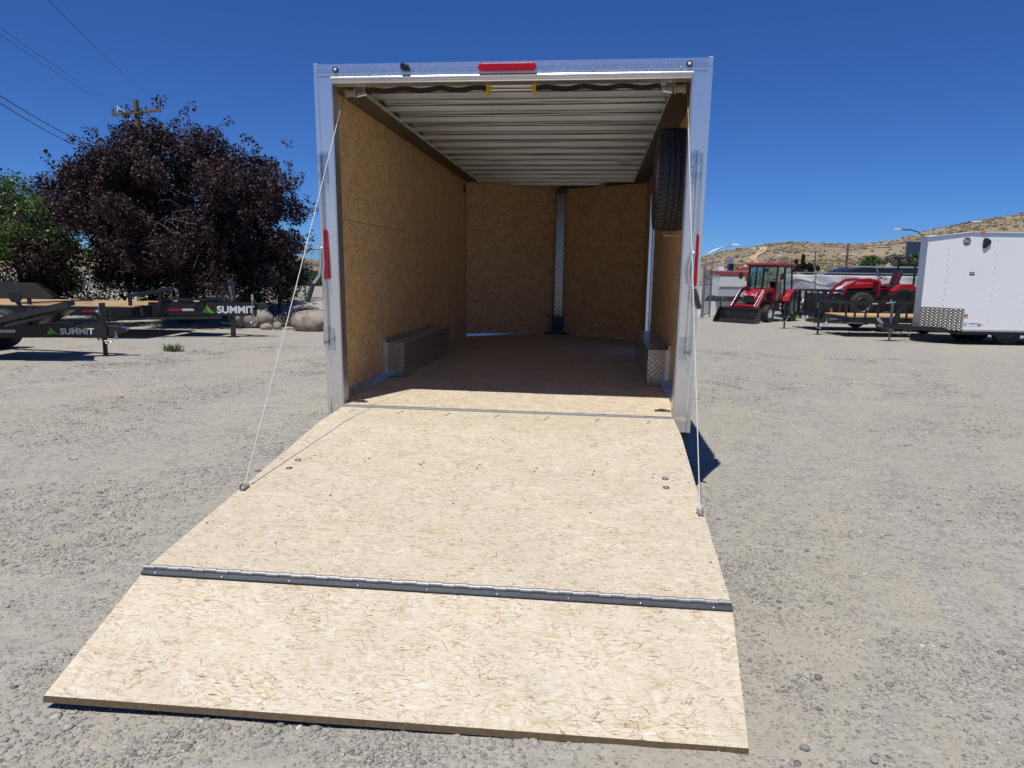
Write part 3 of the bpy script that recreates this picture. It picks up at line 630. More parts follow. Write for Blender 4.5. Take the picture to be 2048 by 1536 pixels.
    MB().tube([(-.17, .15, z(2.215)), (.17, .15, z(2.215))], .006, 8).tube([(-.17, .15, z(2.19)), (.17, .15, z(2.19))], .006, 8).build('spring_rod', 'steel_bright', T, True)
    # tie-down rings
    for x, y in ((-1.09, .10), (1.121, .185), (-1.09, 5.25), (1.09, 5.2)):
        dr = MB().box(-.055, .055, -.032, .032, 0, .004).build('tie_down', 'zinc', T, False, .003); dr.location = (x, y, z(.001))
        MB().lathe([(.030, -.004), (.038, 0), (.030, .004), (.024, 0)], (0, 0, .007), (0, 0, 1), 24, True).build('ring', 'steel_bright', dr, True)
        MB().lathe([(.026, .0), (.001, .0001)], (0, 0, .0052), (0, 0, 1), 20).build('cup', 'steel_dark', dr)
    # ramp door: two boards, a long piano hinge, cables
    rd = bpy.data.objects.new('ramp_door', None)
    st = [(1.178, -.028, -.028, -.016, -.012), (1.185, -.43, -.42, -.038, -.034), (1.185, -1.35, -1.32, -.146, -.170), (1.185, -2.30, -2.19, -.255, -.292)]
    th = .038; mb = MB(); n = len(st)
    for x, yl, yr, zl, zr in st:
        mb.v += [(-x, yl, z(zl)), (x, yr, z(zr)), (-x, yl, z(zl - th)), (x, yr, z(zr - th))]
    for i in range(n - 1):
        o = 4 * i; q = o + 4; mb.f += [(o, o + 1, q + 1, q), (o + 2, q + 2, q + 3, o + 3), (o, q, q + 2, o + 2), (o + 1, o + 3, q + 3, q + 1)]
    mb.f += [(0, 2, 3, 1), (4 * n - 4, 4 * n - 3, 4 * n - 1, 4 * n - 2)]
    rd = mb.build('ramp_door', 'osb_pale', T); rd.data.materials.append(M['board_edge'])
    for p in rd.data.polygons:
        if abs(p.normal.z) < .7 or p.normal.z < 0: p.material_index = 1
    # flap
    L0, R0, L1, R1 = Vector((-1.185, -2.335, z(-.268))), Vector((1.185, -2.225, z(-.304))), Vector((-1.212, -2.850, z(-.484))), Vector((1.153, -2.748, z(-.515)))
    dn = Vector((0, -.008, -.020)); fl = MB(); NU, NV = 12, 4
    bl = lambda u, v: (L0 * (1 - u) + R0 * u) * (1 - v) + (L1 * (1 - u) + R1 * u) * v
    for off in (Vector((0, 0, 0)), dn):
        for j in range(NV + 1):
            for i in range(NU + 1): fl.v.append(tuple(bl(i / NU, j / NV) + off))
    K = (NU + 1) * (NV + 1); I = lambda i, j, k=0: k * K + j * (NU + 1) + i
    for j in range(NV):
        for i in range(NU): fl.f += [(I(i, j), I(i, j + 1), I(i + 1, j + 1), I(i + 1, j)), (I(i, j, 1), I(i + 1, j, 1), I(i + 1, j + 1, 1), I(i, j + 1, 1))]
    for i in range(NU): fl.f += [(I(i, 0), I(i + 1, 0), I(i + 1, 0, 1), I(i, 0, 1)), (I(i, NV), I(i, NV, 1), I(i + 1, NV, 1), I(i + 1, NV))]
    for j in range(NV): fl.f += [(I(0, j), I(0, j, 1), I(0, j + 1, 1), I(0, j + 1)), (I(NU, j), I(NU, j + 1), I(NU, j + 1, 1), I(NU, j, 1))]
    fl = fl.build('ramp_flap', 'osb_pale', T); fl.data.materials.append(M['board_edge'])
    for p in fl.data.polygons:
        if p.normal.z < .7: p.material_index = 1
    # hinge
    hl, hr = Vector((-1.185, -2.318, z(-.250))), Vector((1.185, -2.208, z(-.288))); ax = (hr - hl).normalized()
    hg = MB()
    for a0, b0, dy, dz in ((hl, hr, .022, .0028), (hl, hr, -.030, -.0107)):
        p = [a0, b0, b0 + Vector((0, dy, dz)), a0 + Vector((0, dy, dz))]
        hg.hexa([q + Vector((0, 0, -.004)) for q in p] + p)
    hg = hg.build('ramp_hinge', 'hinge_leaf', T)
    nk = 46; Lk = (hr - hl).length / nk; kn = MB().tube([(0, 0, 0), (Lk * .97, 0, 0)], .0100, 16).mesh('knuckle', 'hinge_barrel', True)
    rot = Vector((1, 0, 0)).rotation_difference(ax).to_euler()
    for k in range(nk):
        o = inst(kn, 'knuckle', hg, hl + ax * (k * Lk) + Vector((0, .001 if k % 2 else -.001, .005 if k % 2 else .0035)), rot)
    sw = MB()
    for k in range(9):
        for dy, dz, dx in ((.017, .0030, .03), (-.022, -.0072, .0)):
            p = hl + ax * (dx + .06 + k * .28) + Vector((0, dy, dz)); sw.ball(p, .0065, 4, (1, 1, .5))
    tag(sw.build('hinge_screws', 'zinc', hg, True), kind='stuff')
    # screws and bolts on the ramp board
    def rz_(x, y):
        t = (x + 1.185) / 2.37
        for i in range(len(st) - 1):
            y0 = st[i][1] * (1 - t) + st[i][2] * t; y1 = st[i + 1][1] * (1 - t) + st[i + 1][2] * t
            if y <= y0 and y >= y1:
                f = (y - y0) / (y1 - y0); a = st[i][3] * (1 - t) + st[i][4] * t; b = st[i + 1][3] * (1 - t) + st[i + 1][4] * t; return a + (b - a) * f
        return st[-1][3]
    sw = MB()
    def scr(x, y, r=.0055): sw.lathe([(r, 0), (r * .8, .0012), (.0005, .0014)], (x, y, z(rz_(x, y)) + .0002), (0, 0, 1), 8)
    for k in range(7):
        x = -1.06 + k * .345
        for j in range(3): scr(x - .008 * j, -.10 - .032 * j, .0085)
    for k in range(7):
        x = -.98 + k * .325
        scr(x, -1.02, .0055); scr(x - .008, -1.065, .0055)
        if k % 2: scr(x + random.uniform(-.06, .06), -.62, .005); scr(x + random.uniform(-.06, .06), -1.52, .0055)
    for y in (-.4, -.72, -1.1, -1.45, -1.9): scr(-1.15, y, .006); scr(1.15, y, .006)
    tag(sw.build('ramp_screws', 'black_plastic', rd, True), kind='stuff')
    for x, y in ((-1.05, -1.10), (-1.05, -1.22), (1.03, -1.07), (1.025, -1.18)):
        MB().lathe([(.019, 0), (.019, .002), (.011, .003), (.009, .006), (.0005, .007)], (x, y, z(rz_(x, y))), (0, 0, 1), 16).build('bolt', 'zinc', rd, True)
    # feet under the ramp end
    for x in (-1.0, 1.13):
        yy = -2.06; MB().box(x - .02, x + .02, yy - .05, yy + .05, gz(x, yy) + .012, z(rz_(x, yy)) - .036).box(x - .03, x + .055, yy - .07, yy + .07, gz(x, yy), gz(x, yy) + .012).build('ramp_foot', 'steel_dark', rd)
    # cables with brackets
    for s, yb in ((-1, -1.49), (1, -1.43)):
        xb = s * 1.164; zb = z(rz_(xb, yb))
        br = MB().box(xb - .013, xb - .010, yb - .055, yb + .005, zb, zb + .022).box(xb + .010, xb + .013, yb - .055, yb + .005, zb, zb + .022).box(xb - .013, xb + .013, yb - .055, yb + .005, zb, zb + .003).tube([(xb - .017, yb - .02, zb + .015), (xb + .017, yb - .02, zb + .015)], .005, 8).ball((xb, yb - .04, zb + .008), .008, 5)
        br.build('cable_bracket', 'lever_steel', rd, True)
        top = Vector((-1.14 if s < 0 else 1.163, .06, z(2.165))); bot = Vector((xb, yb - .02, zb + .015)); mid = top + (bot - top) * .105
        if s > 0: mid = top + (bot - top) * .12
        MB().tube([top, mid], .0028, 6).build('wire_rope', 'cable_grey', T, True)
        sl = MB().tube([mid + (bot - mid) * (k / 10) + Vector((0, 0, -.012 * math.sin(math.pi * k / 10))) for k in range(11)], .0029, 8).build('cable_sleeve', 'cable_sheath', T, True)
    # chassis and running gear under the box
    ch = MB().box(-1.2, -1.1, .05, 5.4, z(-.18), z(-.031)).box(1.1, 1.2, .05, 5.4, z(-.18), z(-.031)).box(-1.28, 1.28, .02, .09, z(-.17), z(-.031))
    for k in range(12): ch.box(-1.1, 1.1, .35 + k * .42, .40 + k * .42, z(-.14), z(-.032))
    ch.bar((-1.1, 4.9, z(-.11)), (0, 7.5, z(-.11)), .06, .13).bar((1.1, 4.9, z(-.11)), (0, 7.5, z(-.11)), .06, .13).build('chassis', 'black_paint', T)
    MB().tube([(0, 7.3, gz(0, 7.3)), (0, 7.3, z(.25))], .03, 10).build('jack', 'black_paint', T, True)
    for y in (1.87, 2.76):
        for s in (-1, 1): put_wheel(T, (s * 1.19, y, .335 + gz(s * 1.18, y)), .335, .17, .19, 1, 'aluminium_dull', rz=-math.pi / 2 * s)
        MB().tube([(-1.08, y, .335 + gz(0, y)), (1.08, y, .335 + gz(0, y))], .035, 10).build('axle', 'black_paint', T)
    return T
build_cargo_trailer()

# spare wheel hung on the inside of the right wall
S = thing('spare_wheel', 'black spare tyre hanging on the right inner wall of the open cargo trailer', 'tyre', (1.276, .5, 1.64 + FL))
t, r = wheel_mesh(.356, .205, .195, 56); o = t.build('tyre', 'rubber', S, True); o.location = (-.155, 0, 0); o.rotation_euler = (0, 0, math.pi / 2)
lg = MB()
for k in range(64):
    a = 2 * math.pi * k / 64
    for j, (y0, y1) in enumerate(((-.10, -.075), (-.068, -.042), (-.032, -.006), (.006, .032), (.042, .068), (.075, .10))):
        aa = a + (.049 if j % 2 else 0); rr = .3585 if abs(y0 + y1) < .15 else .351
        c, s_ = math.cos(aa), math.sin(aa); tx, tz = -s_, c; w = .0125
        P = lambda d, y, h: (c * (rr + h) + tx * d, y, s_ * (rr + h) + tz * d)
        lg.hexa([P(-w, y0, -.012), P(w, y0 , -.012), P(w, y1, -.012), P(-w, y1, -.012), P(-w, y0, .001), P(w, y0, .001), P(w, y1, .001), P(-w, y1, .001)])
tag(lg.build('tread_blocks', 'rubber', o), kind='stuff')
r.build('rim', 'aluminium_dull', o, True)
MB().box(-.055, 0, -.04, .04, -.06, .06).tube([(-.05, 0, 0), (-.16, 0, 0)], .018, 10).build('wall_mount', 'zinc', S, False, .004)
MB().bar((-.004, -.18, -.52), (-.004, -.18, -.36), .03, .008, (1, 0, 0)).tube([(-.002, -.18, -.40), (-.20, -.19, -.40)], .004, 6).box(-.045, -.006, -.19, -.17, -.44, -.41).build('hook', 'zinc', S)

# ------------------------------------------------------------------ loose gravel
def stones_mesh(name, x, y, r, sink=.35, col=None):
    v, f = ico(); n = len(x)
    sh = 1 + rng.uniform(-.28, .28, (n, 12)); P = v[None] * sh[:, :, None]
    P = P * np.stack([r * rng.uniform(.8, 1.5, n), r * rng.uniform(.7, 1.1, n), r * rng.uniform(.32, .62, n)], 1)[:, None, :]
    a = rng.uniform(0, 2 * np.pi, n); c, s = np.cos(a)[:, None], np.sin(a)[:, None]
    X = P[..., 0] * c - P[..., 1] * s + x[:, None]; Y = P[..., 0] * s + P[..., 1] * c + y[:, None]
    Z = P[..., 2] + (ground_z(x, y) + r * (.5 - sink))[:, None]
    V = np.stack([X, Y, Z], -1).reshape(-1, 3); F = (f[None] + 12 * np.arange(n)[:, None, None]).reshape(-1, 3)
    rn = rng.random(n) if col is None else col
    return np_mesh(name, V, F, 'stone', False, np.repeat(rn, 12))
def in_view(x, y, z, pad=40):
    d = np.stack([x - CAM[0], y - CAM[1], z - CAM[2]], 1); R = np.array([R3, U3, f2]); q = d @ R.T
    px = 512 + 703.7 * q[:, 0] / q[:, 2]; py = 384 - 703.7 * q[:, 1] / q[:, 2]
    return (q[:, 2] > .3) & (px > -pad) & (px < 1024 + pad) & (py > -pad) & (py < 768 + pad), q[:, 2]
def build_gravel():
    N = 900000
    # sample so that density falls with distance
    d = 1.2 + 15 * rng.random(N) ** 1.9; a = rng.uniform(-.85, .85, N); u = d * np.sin(a); v = d * np.cos(a)
    x = CAM[0] + u * CY - v * SY; y = CAM[1] + u * SY + v * CY; z = ground_z(x, y)
    ok, dep = in_view(x, y, z)
    ok &= ~((np.abs(x) < 1.15) & (y > -2.7) & (y < 6.3)); ok &= ~((np.abs(x) < 1.25) & (y > .1) & (y < 6.3))
    patch = .6 * fbm(x * .7, y * .7, 4) + .4 * fbm(x * 3.0 + 9, y * 3.0, 3) + .07 * np.sin((x * .97 - y * .25) * 2.2 + 2.2 * fbm(x * .3, y * .3, 2))
    p = np.clip(.12 + patch * 3.4, .015, 1.0)
    ok &= rng.random(N) < p * .62
    x, y, dep, patch = x[ok], y[ok], dep[ok], patch[ok]
    n = min(len(x), 95000); x, y, dep, patch = x[:n], y[:n], dep[:n], patch[:n]
    r = .0030 + .0050 * rng.random(n) ** 1.8; big = rng.random(n) < (.03 + .10 * np.clip(patch * 3, 0, 1)); r[big] = .007 + .011 * rng.random(big.sum()) ** 2.4
    r *= 1 + .07 * np.clip(dep - 3, 0, 12)
    o = bpy.data.objects.new('gravel', stones_mesh('gravel', x, y, r, .45)); COL.objects.link(o); tag(o, 'loose grey and tan gravel scattered over the whole yard', 'gravel', kind='stuff')
    print('gravel', n, ok.sum())
build_gravel()
# single larger stones that stand out
def stone(x, y, r, col, label, n=10, sc=(1.25, .95, .7)):
    r = r * .52; mb = MB().ball((0, 0, 0), r, 7, sc); rs = np.random.default_rng(int(abs(x * 977 + y * 131) * 10))
    off = rs.uniform(-5, 5, 3)
    mb.v = [tuple(c * (1 + .30 * float(fbm(np.array(p[0] / r * .9 + off[0] + p[2] / r), np.array(p[1] / r * .9 + off[1]), 3))) for c in p) for p in mb.v]
    o = mb.build('stone', 'stone', None, True); at = o.data.attributes.new('rnd', 'FLOAT', 'POINT'); at.data.foreach_set('value', np.full(len(o.data.vertices), col, np.float32))
    o.location = (x, y, gz(x, y) + r * .42); o.rotation_euler = (0, 0, x * 7); return tag(o, label, 'stone', 'single stones lying on the gravel')
stone(1.507, -2.275, .026, .02, 'small black stone alone on the bare gravel right of the ramp flap')
stone(1.340, -2.700, .026, .15, 'dark rounded pebble near the ramp flap corner at the bottom of the picture')
stone(1.540, -2.735, .026, .4, 'grey pebble right of the dark rounded one at the bottom of the picture')
stone(-1.94, -2.20, .02, .62, 'tan pebble on the dirt left of the ramp hinge')

# ------------------------------------------------------------------ trees, shrubs, boulders
def leaf_cloud(name, centers, radii, per, size, mat, parent, seed=1, flat=1.0, droop=.0):
    rs = np.random.default_rng(seed); C_, Rr = np.asarray(centers, float), np.asarray(radii, float); n = int(per) * len(C_)
    idx = np.repeat(np.arange(len(C_)), int(per)); d = rs.normal(size=(n, 3)); d /= np.linalg.norm(d, axis=1)[:, None]
    d *= (rs.random(n) ** .42)[:, None] * Rr[idx][:, None]; d[:, 2] *= flat
    p = C_[idx] + d
    # leaf frame
    a = rs.normal(size=(n, 3)); a[:, 2] -= droop; a /= np.linalg.norm(a, axis=1)[:, None]; b = rs.normal(size=(n, 3)); b -= (b * a).sum(1)[:, None] * a; b /= np.linalg.norm(b, axis=1)[:, None]
    L = size * rs.uniform(.6, 1.35, n); W = L * rs.uniform(.38, .62, n)
    c = np.cross(a, b) * (W * .22)[:, None]
    V = np.stack([p - a * L[:, None] * .5, p + b * W[:, None] * .5 + c, p + a * L[:, None] * .5, p - b * W[:, None] * .5 + c], 1).reshape(-1, 3)
    F = np.arange(4 * n).reshape(-1, 4)
    clump = rs.random(len(C_))[idx]; rn = np.clip(.45 * clump + .55 * rs.random(n) ** 1.4, 0, 1)
    o = bpy.data.objects.new(name, np_mesh(name, V, F, mat, False, np.repeat(rn, 4))); COL.objects.link(o); o.parent = parent; return o
def branches(parent, base, tips, r0, mat='bark', seed=2, fork=.45, name='trunk', sub=3, twigs=True):
    """trunk, limbs to each tip group and thin twigs"""
    rs = np.random.default_rng(seed); mb = MB(); tw = MB(); tips = [Vector(t) for t in tips]; base = Vector(base)
    cen = sum(tips, Vector()) / len(tips); fk = base.lerp(Vector((base.x * .7 + cen.x * .3, base.y * .7 + cen.y * .3, cen.z)), fork)
    mb.tube([base + Vector((0, 0, -.15)), base.lerp(fk, .25) + Vector((.03, 0, 0)), base.lerp(fk, .7), fk], [r0 * 1.35, r0, r0 * .88, r0 * .8], 12)
    order = sorted(range(len(tips)), key=lambda i: math.atan2(tips[i].z - fk.z, tips[i].x - fk.x)); k = max(3, len(tips) // 6)
    for g in range(k):
        grp = [tips[i] for i in order[g::k]] if 0 else [tips[i] for i in order[g * len(order) // k:(g + 1) * len(order) // k]]
        if not grp: continue
        gc = sum(grp, Vector()) / len(grp); j = Vector(rs.normal(0, .12, 3)); m1 = fk.lerp(gc, .35) + j + Vector((0, 0, .12)); m2 = fk.lerp(gc, .68) - j * .5
        mb.tube([fk - Vector((0, 0, .1)), m1, m2], [r0 * .55, r0 * .38, r0 * .26], 8)
        for t in grp:
            mm = m2.lerp(t, .5) + Vector(rs.normal(0, .12, 3)); mb.tube([m2, mm, t], [r0 * .2, r0 * .12, r0 * .05], 5, False)
            if twigs:
                for _ in range(sub):
                    e = t + Vector(rs.normal(0, .35, 3)); tw.tube([mm.lerp(t, rs.uniform(.2, 1)), (mm + e) / 2 + Vector(rs.normal(0, .08, 3)), e], [.012, .008, .004], 4, False)
    mb.build(name, mat, parent, True)
    if twigs: tag(tw.build('twigs', 'twig', parent), kind='stuff')
def crown_points(n, c, ax, seed, shell=.62, gapk=0.0, zmin=None):
    rs = np.random.default_rng(seed); out = []
    while len(out) < n:
        d = rs.normal(size=3); d /= np.linalg.norm(d); rad = (shell + (1 - shell) * rs.random()) if rs.random() < .68 else rs.random() ** .6 * shell
        rad *= 1 + .22 * math.sin(d[0] * 5 + seed) * math.cos(d[2] * 6 + d[1] * 4)
        p = np.array(c) + d * rad * np.array(ax)
        if zmin is not None and p[2] < zmin: continue
        out.append(p)
    return np.array(out)
def tree(name, label, x, y, c, ax, n, per, size, mat, r0, seed, rad=(.45, .8), zmin=None, group=None, flat=.85, cat='tree', twigs=True, fork=.45, extra=None):
    T = thing(name, label, cat, (x, y, gz(x, y)), 0, group)
    P = crown_points(n, c, ax, seed, zmin=zmin)
    if extra is not None: P = np.vstack([P, np.array(extra, float)])
    rs = np.random.default_rng(seed + 5); R = rs.uniform(rad[0], rad[1], len(P))
    branches(T, (0, 0, 0), P[::2], r0, 'bark', seed, fork, twigs=twigs)
    leaf_cloud('crown', P, R, per, size, mat, T, seed + 9, flat)
    return T
# the plum stands behind the far flat-bed trailer (camera right is the crown's long axis)
def cr(u, v, z): return (u * CY - v * SY, u * SY + v * CY, z)
T = thing('plum_tree', 'large rounded dark purple plum tree behind the farther black flatbed trailer', 'tree', (-11.21, 14.41, gz(-11.21, 14.41)))
P = crown_points(175, (0, 0, 0), (1, 1, 1), 11, .66)
P = [cr(-.45 + p[0] * 3.55, p[1] * 2.9, 2.85 + p[2] * 2.25) for p in P]
P = [p for p in P if not (p[2] < 1.55 and abs(p[0]) < 1.1) and not (p[0] < -2.6 and p[2] < 2.9)]
P += [cr(*q) for q in ((-3.4, -.4, 3.7), (-3.7, .3, 3.3), (-3.0, .4, 4.1), (2.9, -.3, 3.9), (3.2, 0, 3.2), (2.4, .2, 4.4), (3.0, -.5, 2.3), (2.6, -.8, 1.4), (2.9, .2, 1.7), (-2.2, 0, 4.55), (-1.4, .3, 5.05), (-.5, 0, 5.15), (-.9, -.4, 5.1), (.3, 0, 5.1), (1.1, -.4, 4.95), (-.1, -.6, 5.0), (1.5, .2, 4.6), (-1.9, -.5, 4.5), (1.9, 0, 4.3), (-2.8, .2, 4.2), (.6, -.8, 4.6), (-.2, -1, 4.6), (2.6, 0, 3.7))]
R = np.random.default_rng(4).uniform(.34, .66, len(P))
branches(T, (0, 0, 0), P[::2], .17, 'bark', 5, .42, sub=4)
leaf_cloud('crown', P, R, 800, .10, 'leaf_plum', T, 21, .9)
spr = []   # sprigs breaking the outline
rs = np.random.default_rng(8)
for p in P:
    q = Vector(p) - Vector(cr(-.45, 0, 2.9)); L = q.length
    if L > 2.0:
        for _ in range(3): spr.append(tuple(Vector(p) + q.normalized() * rs.uniform(.35, .75) + Vector(rs.normal(0, .22, 3))))
leaf_cloud('sprigs', spr, np.full(len(spr), .17), 26, .095, 'leaf_plum', T, 33)
dead = MB()
for k in range(9):
    a = Vector(cr(1.1 + rs.normal(0, .35), -2.2 + rs.normal(0, .2), 2.55 + rs.normal(0, .3))); q = a
    for j in range(3):
        e = q + Vector(rs.normal(0, .22, 3)) + Vector((0, -.02, .05)); dead.tube([q, (q + e) / 2 + Vector(rs.normal(0, .04, 3)), e], [.007 - .0015 * j, .006 - .0015 * j, .003], 4, False); q = e
tag(dead.build('bare_twigs', 'twig', T), kind='stuff')
tree('green_tree', 'bright green leafy tree at the left edge behind the purple tree', -14.45, 12.35, (-.15, 0, 2.2), (1.75, 1.2, 1.85), 56, 420, .095, 'leaf_green', .12, 31, (.38, .62), group=None)
tree('green_tree', 'green tree peeking out above and behind the left side of the purple tree', -16.2, 19.0, (0, 0, 3.0), (1.9, 1.8, 2.1), 30, 300, .10, 'leaf_green', .12, 37, (.4, .7))
tree('dark_shrub', 'dark green shrub below the left half of the purple tree', -13.9, 15.6, (0, 0, 1.2), (1.7, 1.1, 1.25), 24, 330, .085, 'leaf_dark', .06, 41, (.35, .6), cat='shrub', twigs=False)
tree('dark_shrub', 'dark green shrub right behind the trunk of the purple tree', -11.0, 16.6, (0, 0, 1.1), (1.6, .9, 1.15), 22, 330, .085, 'leaf_dark', .06, 43, (.35, .6), cat='shrub', twigs=False)
tree('dark_shrub', 'dark green shrub between the purple trunk and the chain link fence', -9.05, 15.9, (0, 0, 1.1), (.95, .8, 1.05), 16, 330, .08, 'leaf_dark', .05, 47, (.3, .5), cat='shrub', twigs=False)
tree('dark_shrub', 'dark green shrub under the bright green tree at the left edge', -15.9, 14.9, (0, 0, .9), (1.4, .9, .95), 18, 330, .085, 'leaf_dark', .06, 53, (.35, .6), cat='shrub', twigs=False)
tree('dark_shrub', 'dark green shrub in the middle under the left limbs of the purple tree', -12.5, 16.0, (0, 0, 1.0), (1.2, .8, 1.05), 18, 330, .085, 'leaf_dark', .05, 57, (.35, .55), cat='shrub', twigs=False)
tree('sage_shrub', 'pale grey green shrub at the far left edge under the green tree', -16.0, 11.7, (0, 0, 1.0), (1.0, .8, 1.0), 14, 260, .07, 'leaf_sage', .05, 59, (.3, .5), cat='shrub', twigs=False)
# boulders
def boulder(x, y, ax, label, seed, rz=0.0, name='boulder', cat='boulder', mat='boulder', sink=.3):
    rs = np.random.default_rng(seed); mb = MB().ball((0, 0, 0), 1.0, 22, (1, 1, 1)); o1 = rs.uniform(-20, 20, 3); V = np.array(mb.v)
    d = 1 + .34 * fbm(V[:, 0] * 1.1 + o1[0] + V[:, 2] * .7, V[:, 1] * 1.1 + o1[1] - V[:, 2] * .5, 4) + .06 * fbm(V[:, 0] * 6 + o1[1], V[:, 2] * 6 + V[:, 1] * 5, 3)
    V = V * d[:, None] * np.array(ax); mb.v = [tuple(q) for q in V]
    o = mb.build(name, mat, None, True); o.location = (x, y, gz(x, y) + ax[2] * (1 - sink)); o.rotation_euler = (0, 0, rz + YAW); return tag(o, label, cat)
boulder(-6.86, 13.25, (.56, .45, .33), 'smooth pale grey boulder with a dark base beside the trailer post', 3)
boulder(-8.85, 13.75, (.62, .45, .36), 'brown tan boulder behind the coupler of the far flatbed trailer', 6)
boulder(-8.15, 13.15, (.16, .12, .10), 'small whitish angular rock on the gravel between the two boulders', 8, .4, 'rock', 'rock')
boulder(-7.90, 13.30, (.13, .13, .13), 'small upright pale rock right of the whitish angular rock', 9, 1.0, 'rock', 'rock')
boulder(-7.62, 13.42, (.17, .10, .05), 'flat white stone slab lying left of the pale grey boulder', 12, .1, 'rock', 'rock')
boulder(-8.25, 14.1, (.30, .25, .22), 'dark rough rock in the gap between the two large boulders', 14, .7, 'rock', 'rock')
db = thing('dead_shrub', 'grey dead branches and dry leaves piled between the two boulders', 'shrub', (-7.65, 14.15, gz(-7.65, 14.15)))
rs = np.random.default_rng(77); mb = MB()
for k in range(70):
    a = Vector((rs.normal(0, .35), rs.normal(0, .25), rs.uniform(0, .25))); e = a + Vector((rs.normal(.15, .35), rs.normal(0, .25), rs.normal(.08, .15))); e.z = max(.03, e.z)
    mb.tube([a, (a + e) / 2 + Vector((0, 0, .06)), e], [.012, .01, .005], 4, False)
tag(mb.build('branches', 'twig', db), kind='stuff'); leaf_cloud('dry_leaves', [(-.3, 0, .25), (.05, 0, .3), (.35, 0, .25), (0, -.2, .12), (-.5, .1, .15)], [.32] * 5, 220, .07, 'leaf_dry', db, 5, .6)
# weed in the gravel
wd = thing('weed', 'small green weed growing in the gravel in front of the black flatbed trailers', 'plant', (-7.26, 7.52, gz(-7.26, 7.52)))
rs = np.random.default_rng(5); V = []; F = []; rn = []
for k in range(150):
    a = rs.uniform(0, 6.28); l = rs.uniform(.08, .24); b = Vector((rs.normal(0, .08), rs.normal(0, .05), 0)); d = Vector((math.cos(a) * rs.uniform(.15, .7), math.sin(a) * rs.uniform(.15, .7), 1)).normalized(); s_ = d.cross(Vector((rs.normal(), rs.normal(), .1))).normalized() * .006; o = len(V)
    for t, w in ((0, 1), (.5, 1.2), (1, .15)): q = b + d * l * t + Vector((0, 0, -.05 * t * t)); V += [tuple(q - s_ * w), tuple(q + s_ * w)]
    F += [(o, o + 1, o + 3, o + 2), (o + 2, o + 3, o + 5, o + 4)]; rn += [rs.random()] * 6
o = bpy.data.objects.new('blades', np_mesh('blades', np.array(V), np.array(F), 'leaf_green', False, np.array(rn))); COL.objects.link(o); o.parent = wd

# ------------------------------------------------------------------ shared trailer bits
def chain(parent, pts, lr=.018, wr=.004, mat='chain', name='safety_chain'):
    pts = [Vector(p) for p in pts]; L = [0]
    for a, b in zip(pts, pts[1:]): L.append(L[-1] + (b - a).length)
    n = max(3, int(L[-1] / (lr * 2.6))); mb = MB()
    for k in range(n):
        t = (k + .5) / n * L[-1]; i = max(j for j in range(len(L) - 1) if L[j] <= t); d = (pts[i + 1] - pts[i]).normalized(); p = pts[i] + d * (t - L[i])
        sd = d.cross(Vector((.3, 1, .2))).normalized(); sd = sd if k % 2 else sd.cross(d).normalized()
        ring = [p + d * (lr * 1.75 * math.cos(q * math.pi / 4)) + sd * (lr * math.sin(q * math.pi / 4)) for q in range(9)]
        mb.tube(ring, wr, 5, False)
    return tag(mb.build(name, mat, parent, True), kind='stuff')
def sag(a, b, d, n=8):
    a, b = Vector(a), Vector(b); return [a.lerp(b, k / n) + Vector((0, 0, -d * math.sin(math.pi * k / n))) for k in range(n + 1)]
def summit(parent, x, y, z, h, near=-1, sx=1.0, tilt=0.0, ang=0.0):
    """green mountain mark and white lettering on a frame beam; near=-1 faces local -y reading +x, near=+1 faces +y reading -x"""
    rot = (math.pi / 2, 0, ang + (0 if near < 0 else math.pi)); sgn = 1 if near < 0 else -1
    mk = MB()
    for poly in ([(0, 0), (.62, 1.0), (.86, .62), (.58, .24), (.84, .24), (.70, 0)], [(.80, .52), (.90, .56), (1.30, 0), (.86, 0), (.98, .18), (.62, .18 + .16)], [(1.34, .22), (1.48, 0), (1.36, 0), (1.28, .12)]):
        mk.prism([(a * h * 1.15, b * h * 1.1, 0) for a, b in poly], (0, 0, .002))
    m_ = tag(mk.build('logo', 'green_vinyl', parent)); m_.location = (x, y, z); m_.rotation_euler = rot
    dx = h * 2.0
    t = text('SUMMIT', h * 1.38, 'lettering', 'white_vinyl', parent, (x + sgn * dx * math.cos(ang), y + sgn * dx * math.sin(ang), z), rot, .0012, h * .045, sx, 'LEFT', 1.02); return t
def tape(parent, x, y, z, w, h, near=-1):
    a, b = (x, x + w) if near < 0 else (x - w, x); ya, yb = sorted((y, y + near * .003))
    MB().box(a, b, ya, yb, z, z + h).build('red_tape', 'red_tape', parent)
    a, b = (x + w + .004, x + w + .004 + w * .72) if near < 0 else (x - w - .004 - w * .72, x - w - .004)
    MB().box(a, b, ya, yb, z, z + h).build('white_tape', 'white_tape', parent)
def jack(parent, x, y, ztop, zmid, base=True, w=.075, mat='charcoal_paint', square=True, crank=True):
    j = MB()
    if square: j.box(x - w / 2, x + w / 2, y - w / 2, y + w / 2, zmid, ztop)
    else: j.tube([(x, y, zmid), (x, y, ztop)], w / 2, 12)
    j = j.build('jack', mat, parent, False, .004)
    l = MB()
    if square: l.box(x - w * .36, x + w * .36, y - w * .36, y + w * .36, .012, zmid + .05)
    else: l.tube([(x, y, .012), (x, y, zmid + .05)], w * .38, 12)
    l.build('jack_leg', mat, j); MB().box(x - w * 1.1, x + w * 1.1, y - w * 1.1, y + w * 1.1, 0, .014).build('foot_plate', mat, j)
    if crank: MB().tube([(x, y, ztop - .06), (x, y - .12, ztop - .06), (x + .02, y - .13, ztop - .20)], .009, 6).build('crank', 'steel_bright', j, True)
    return j

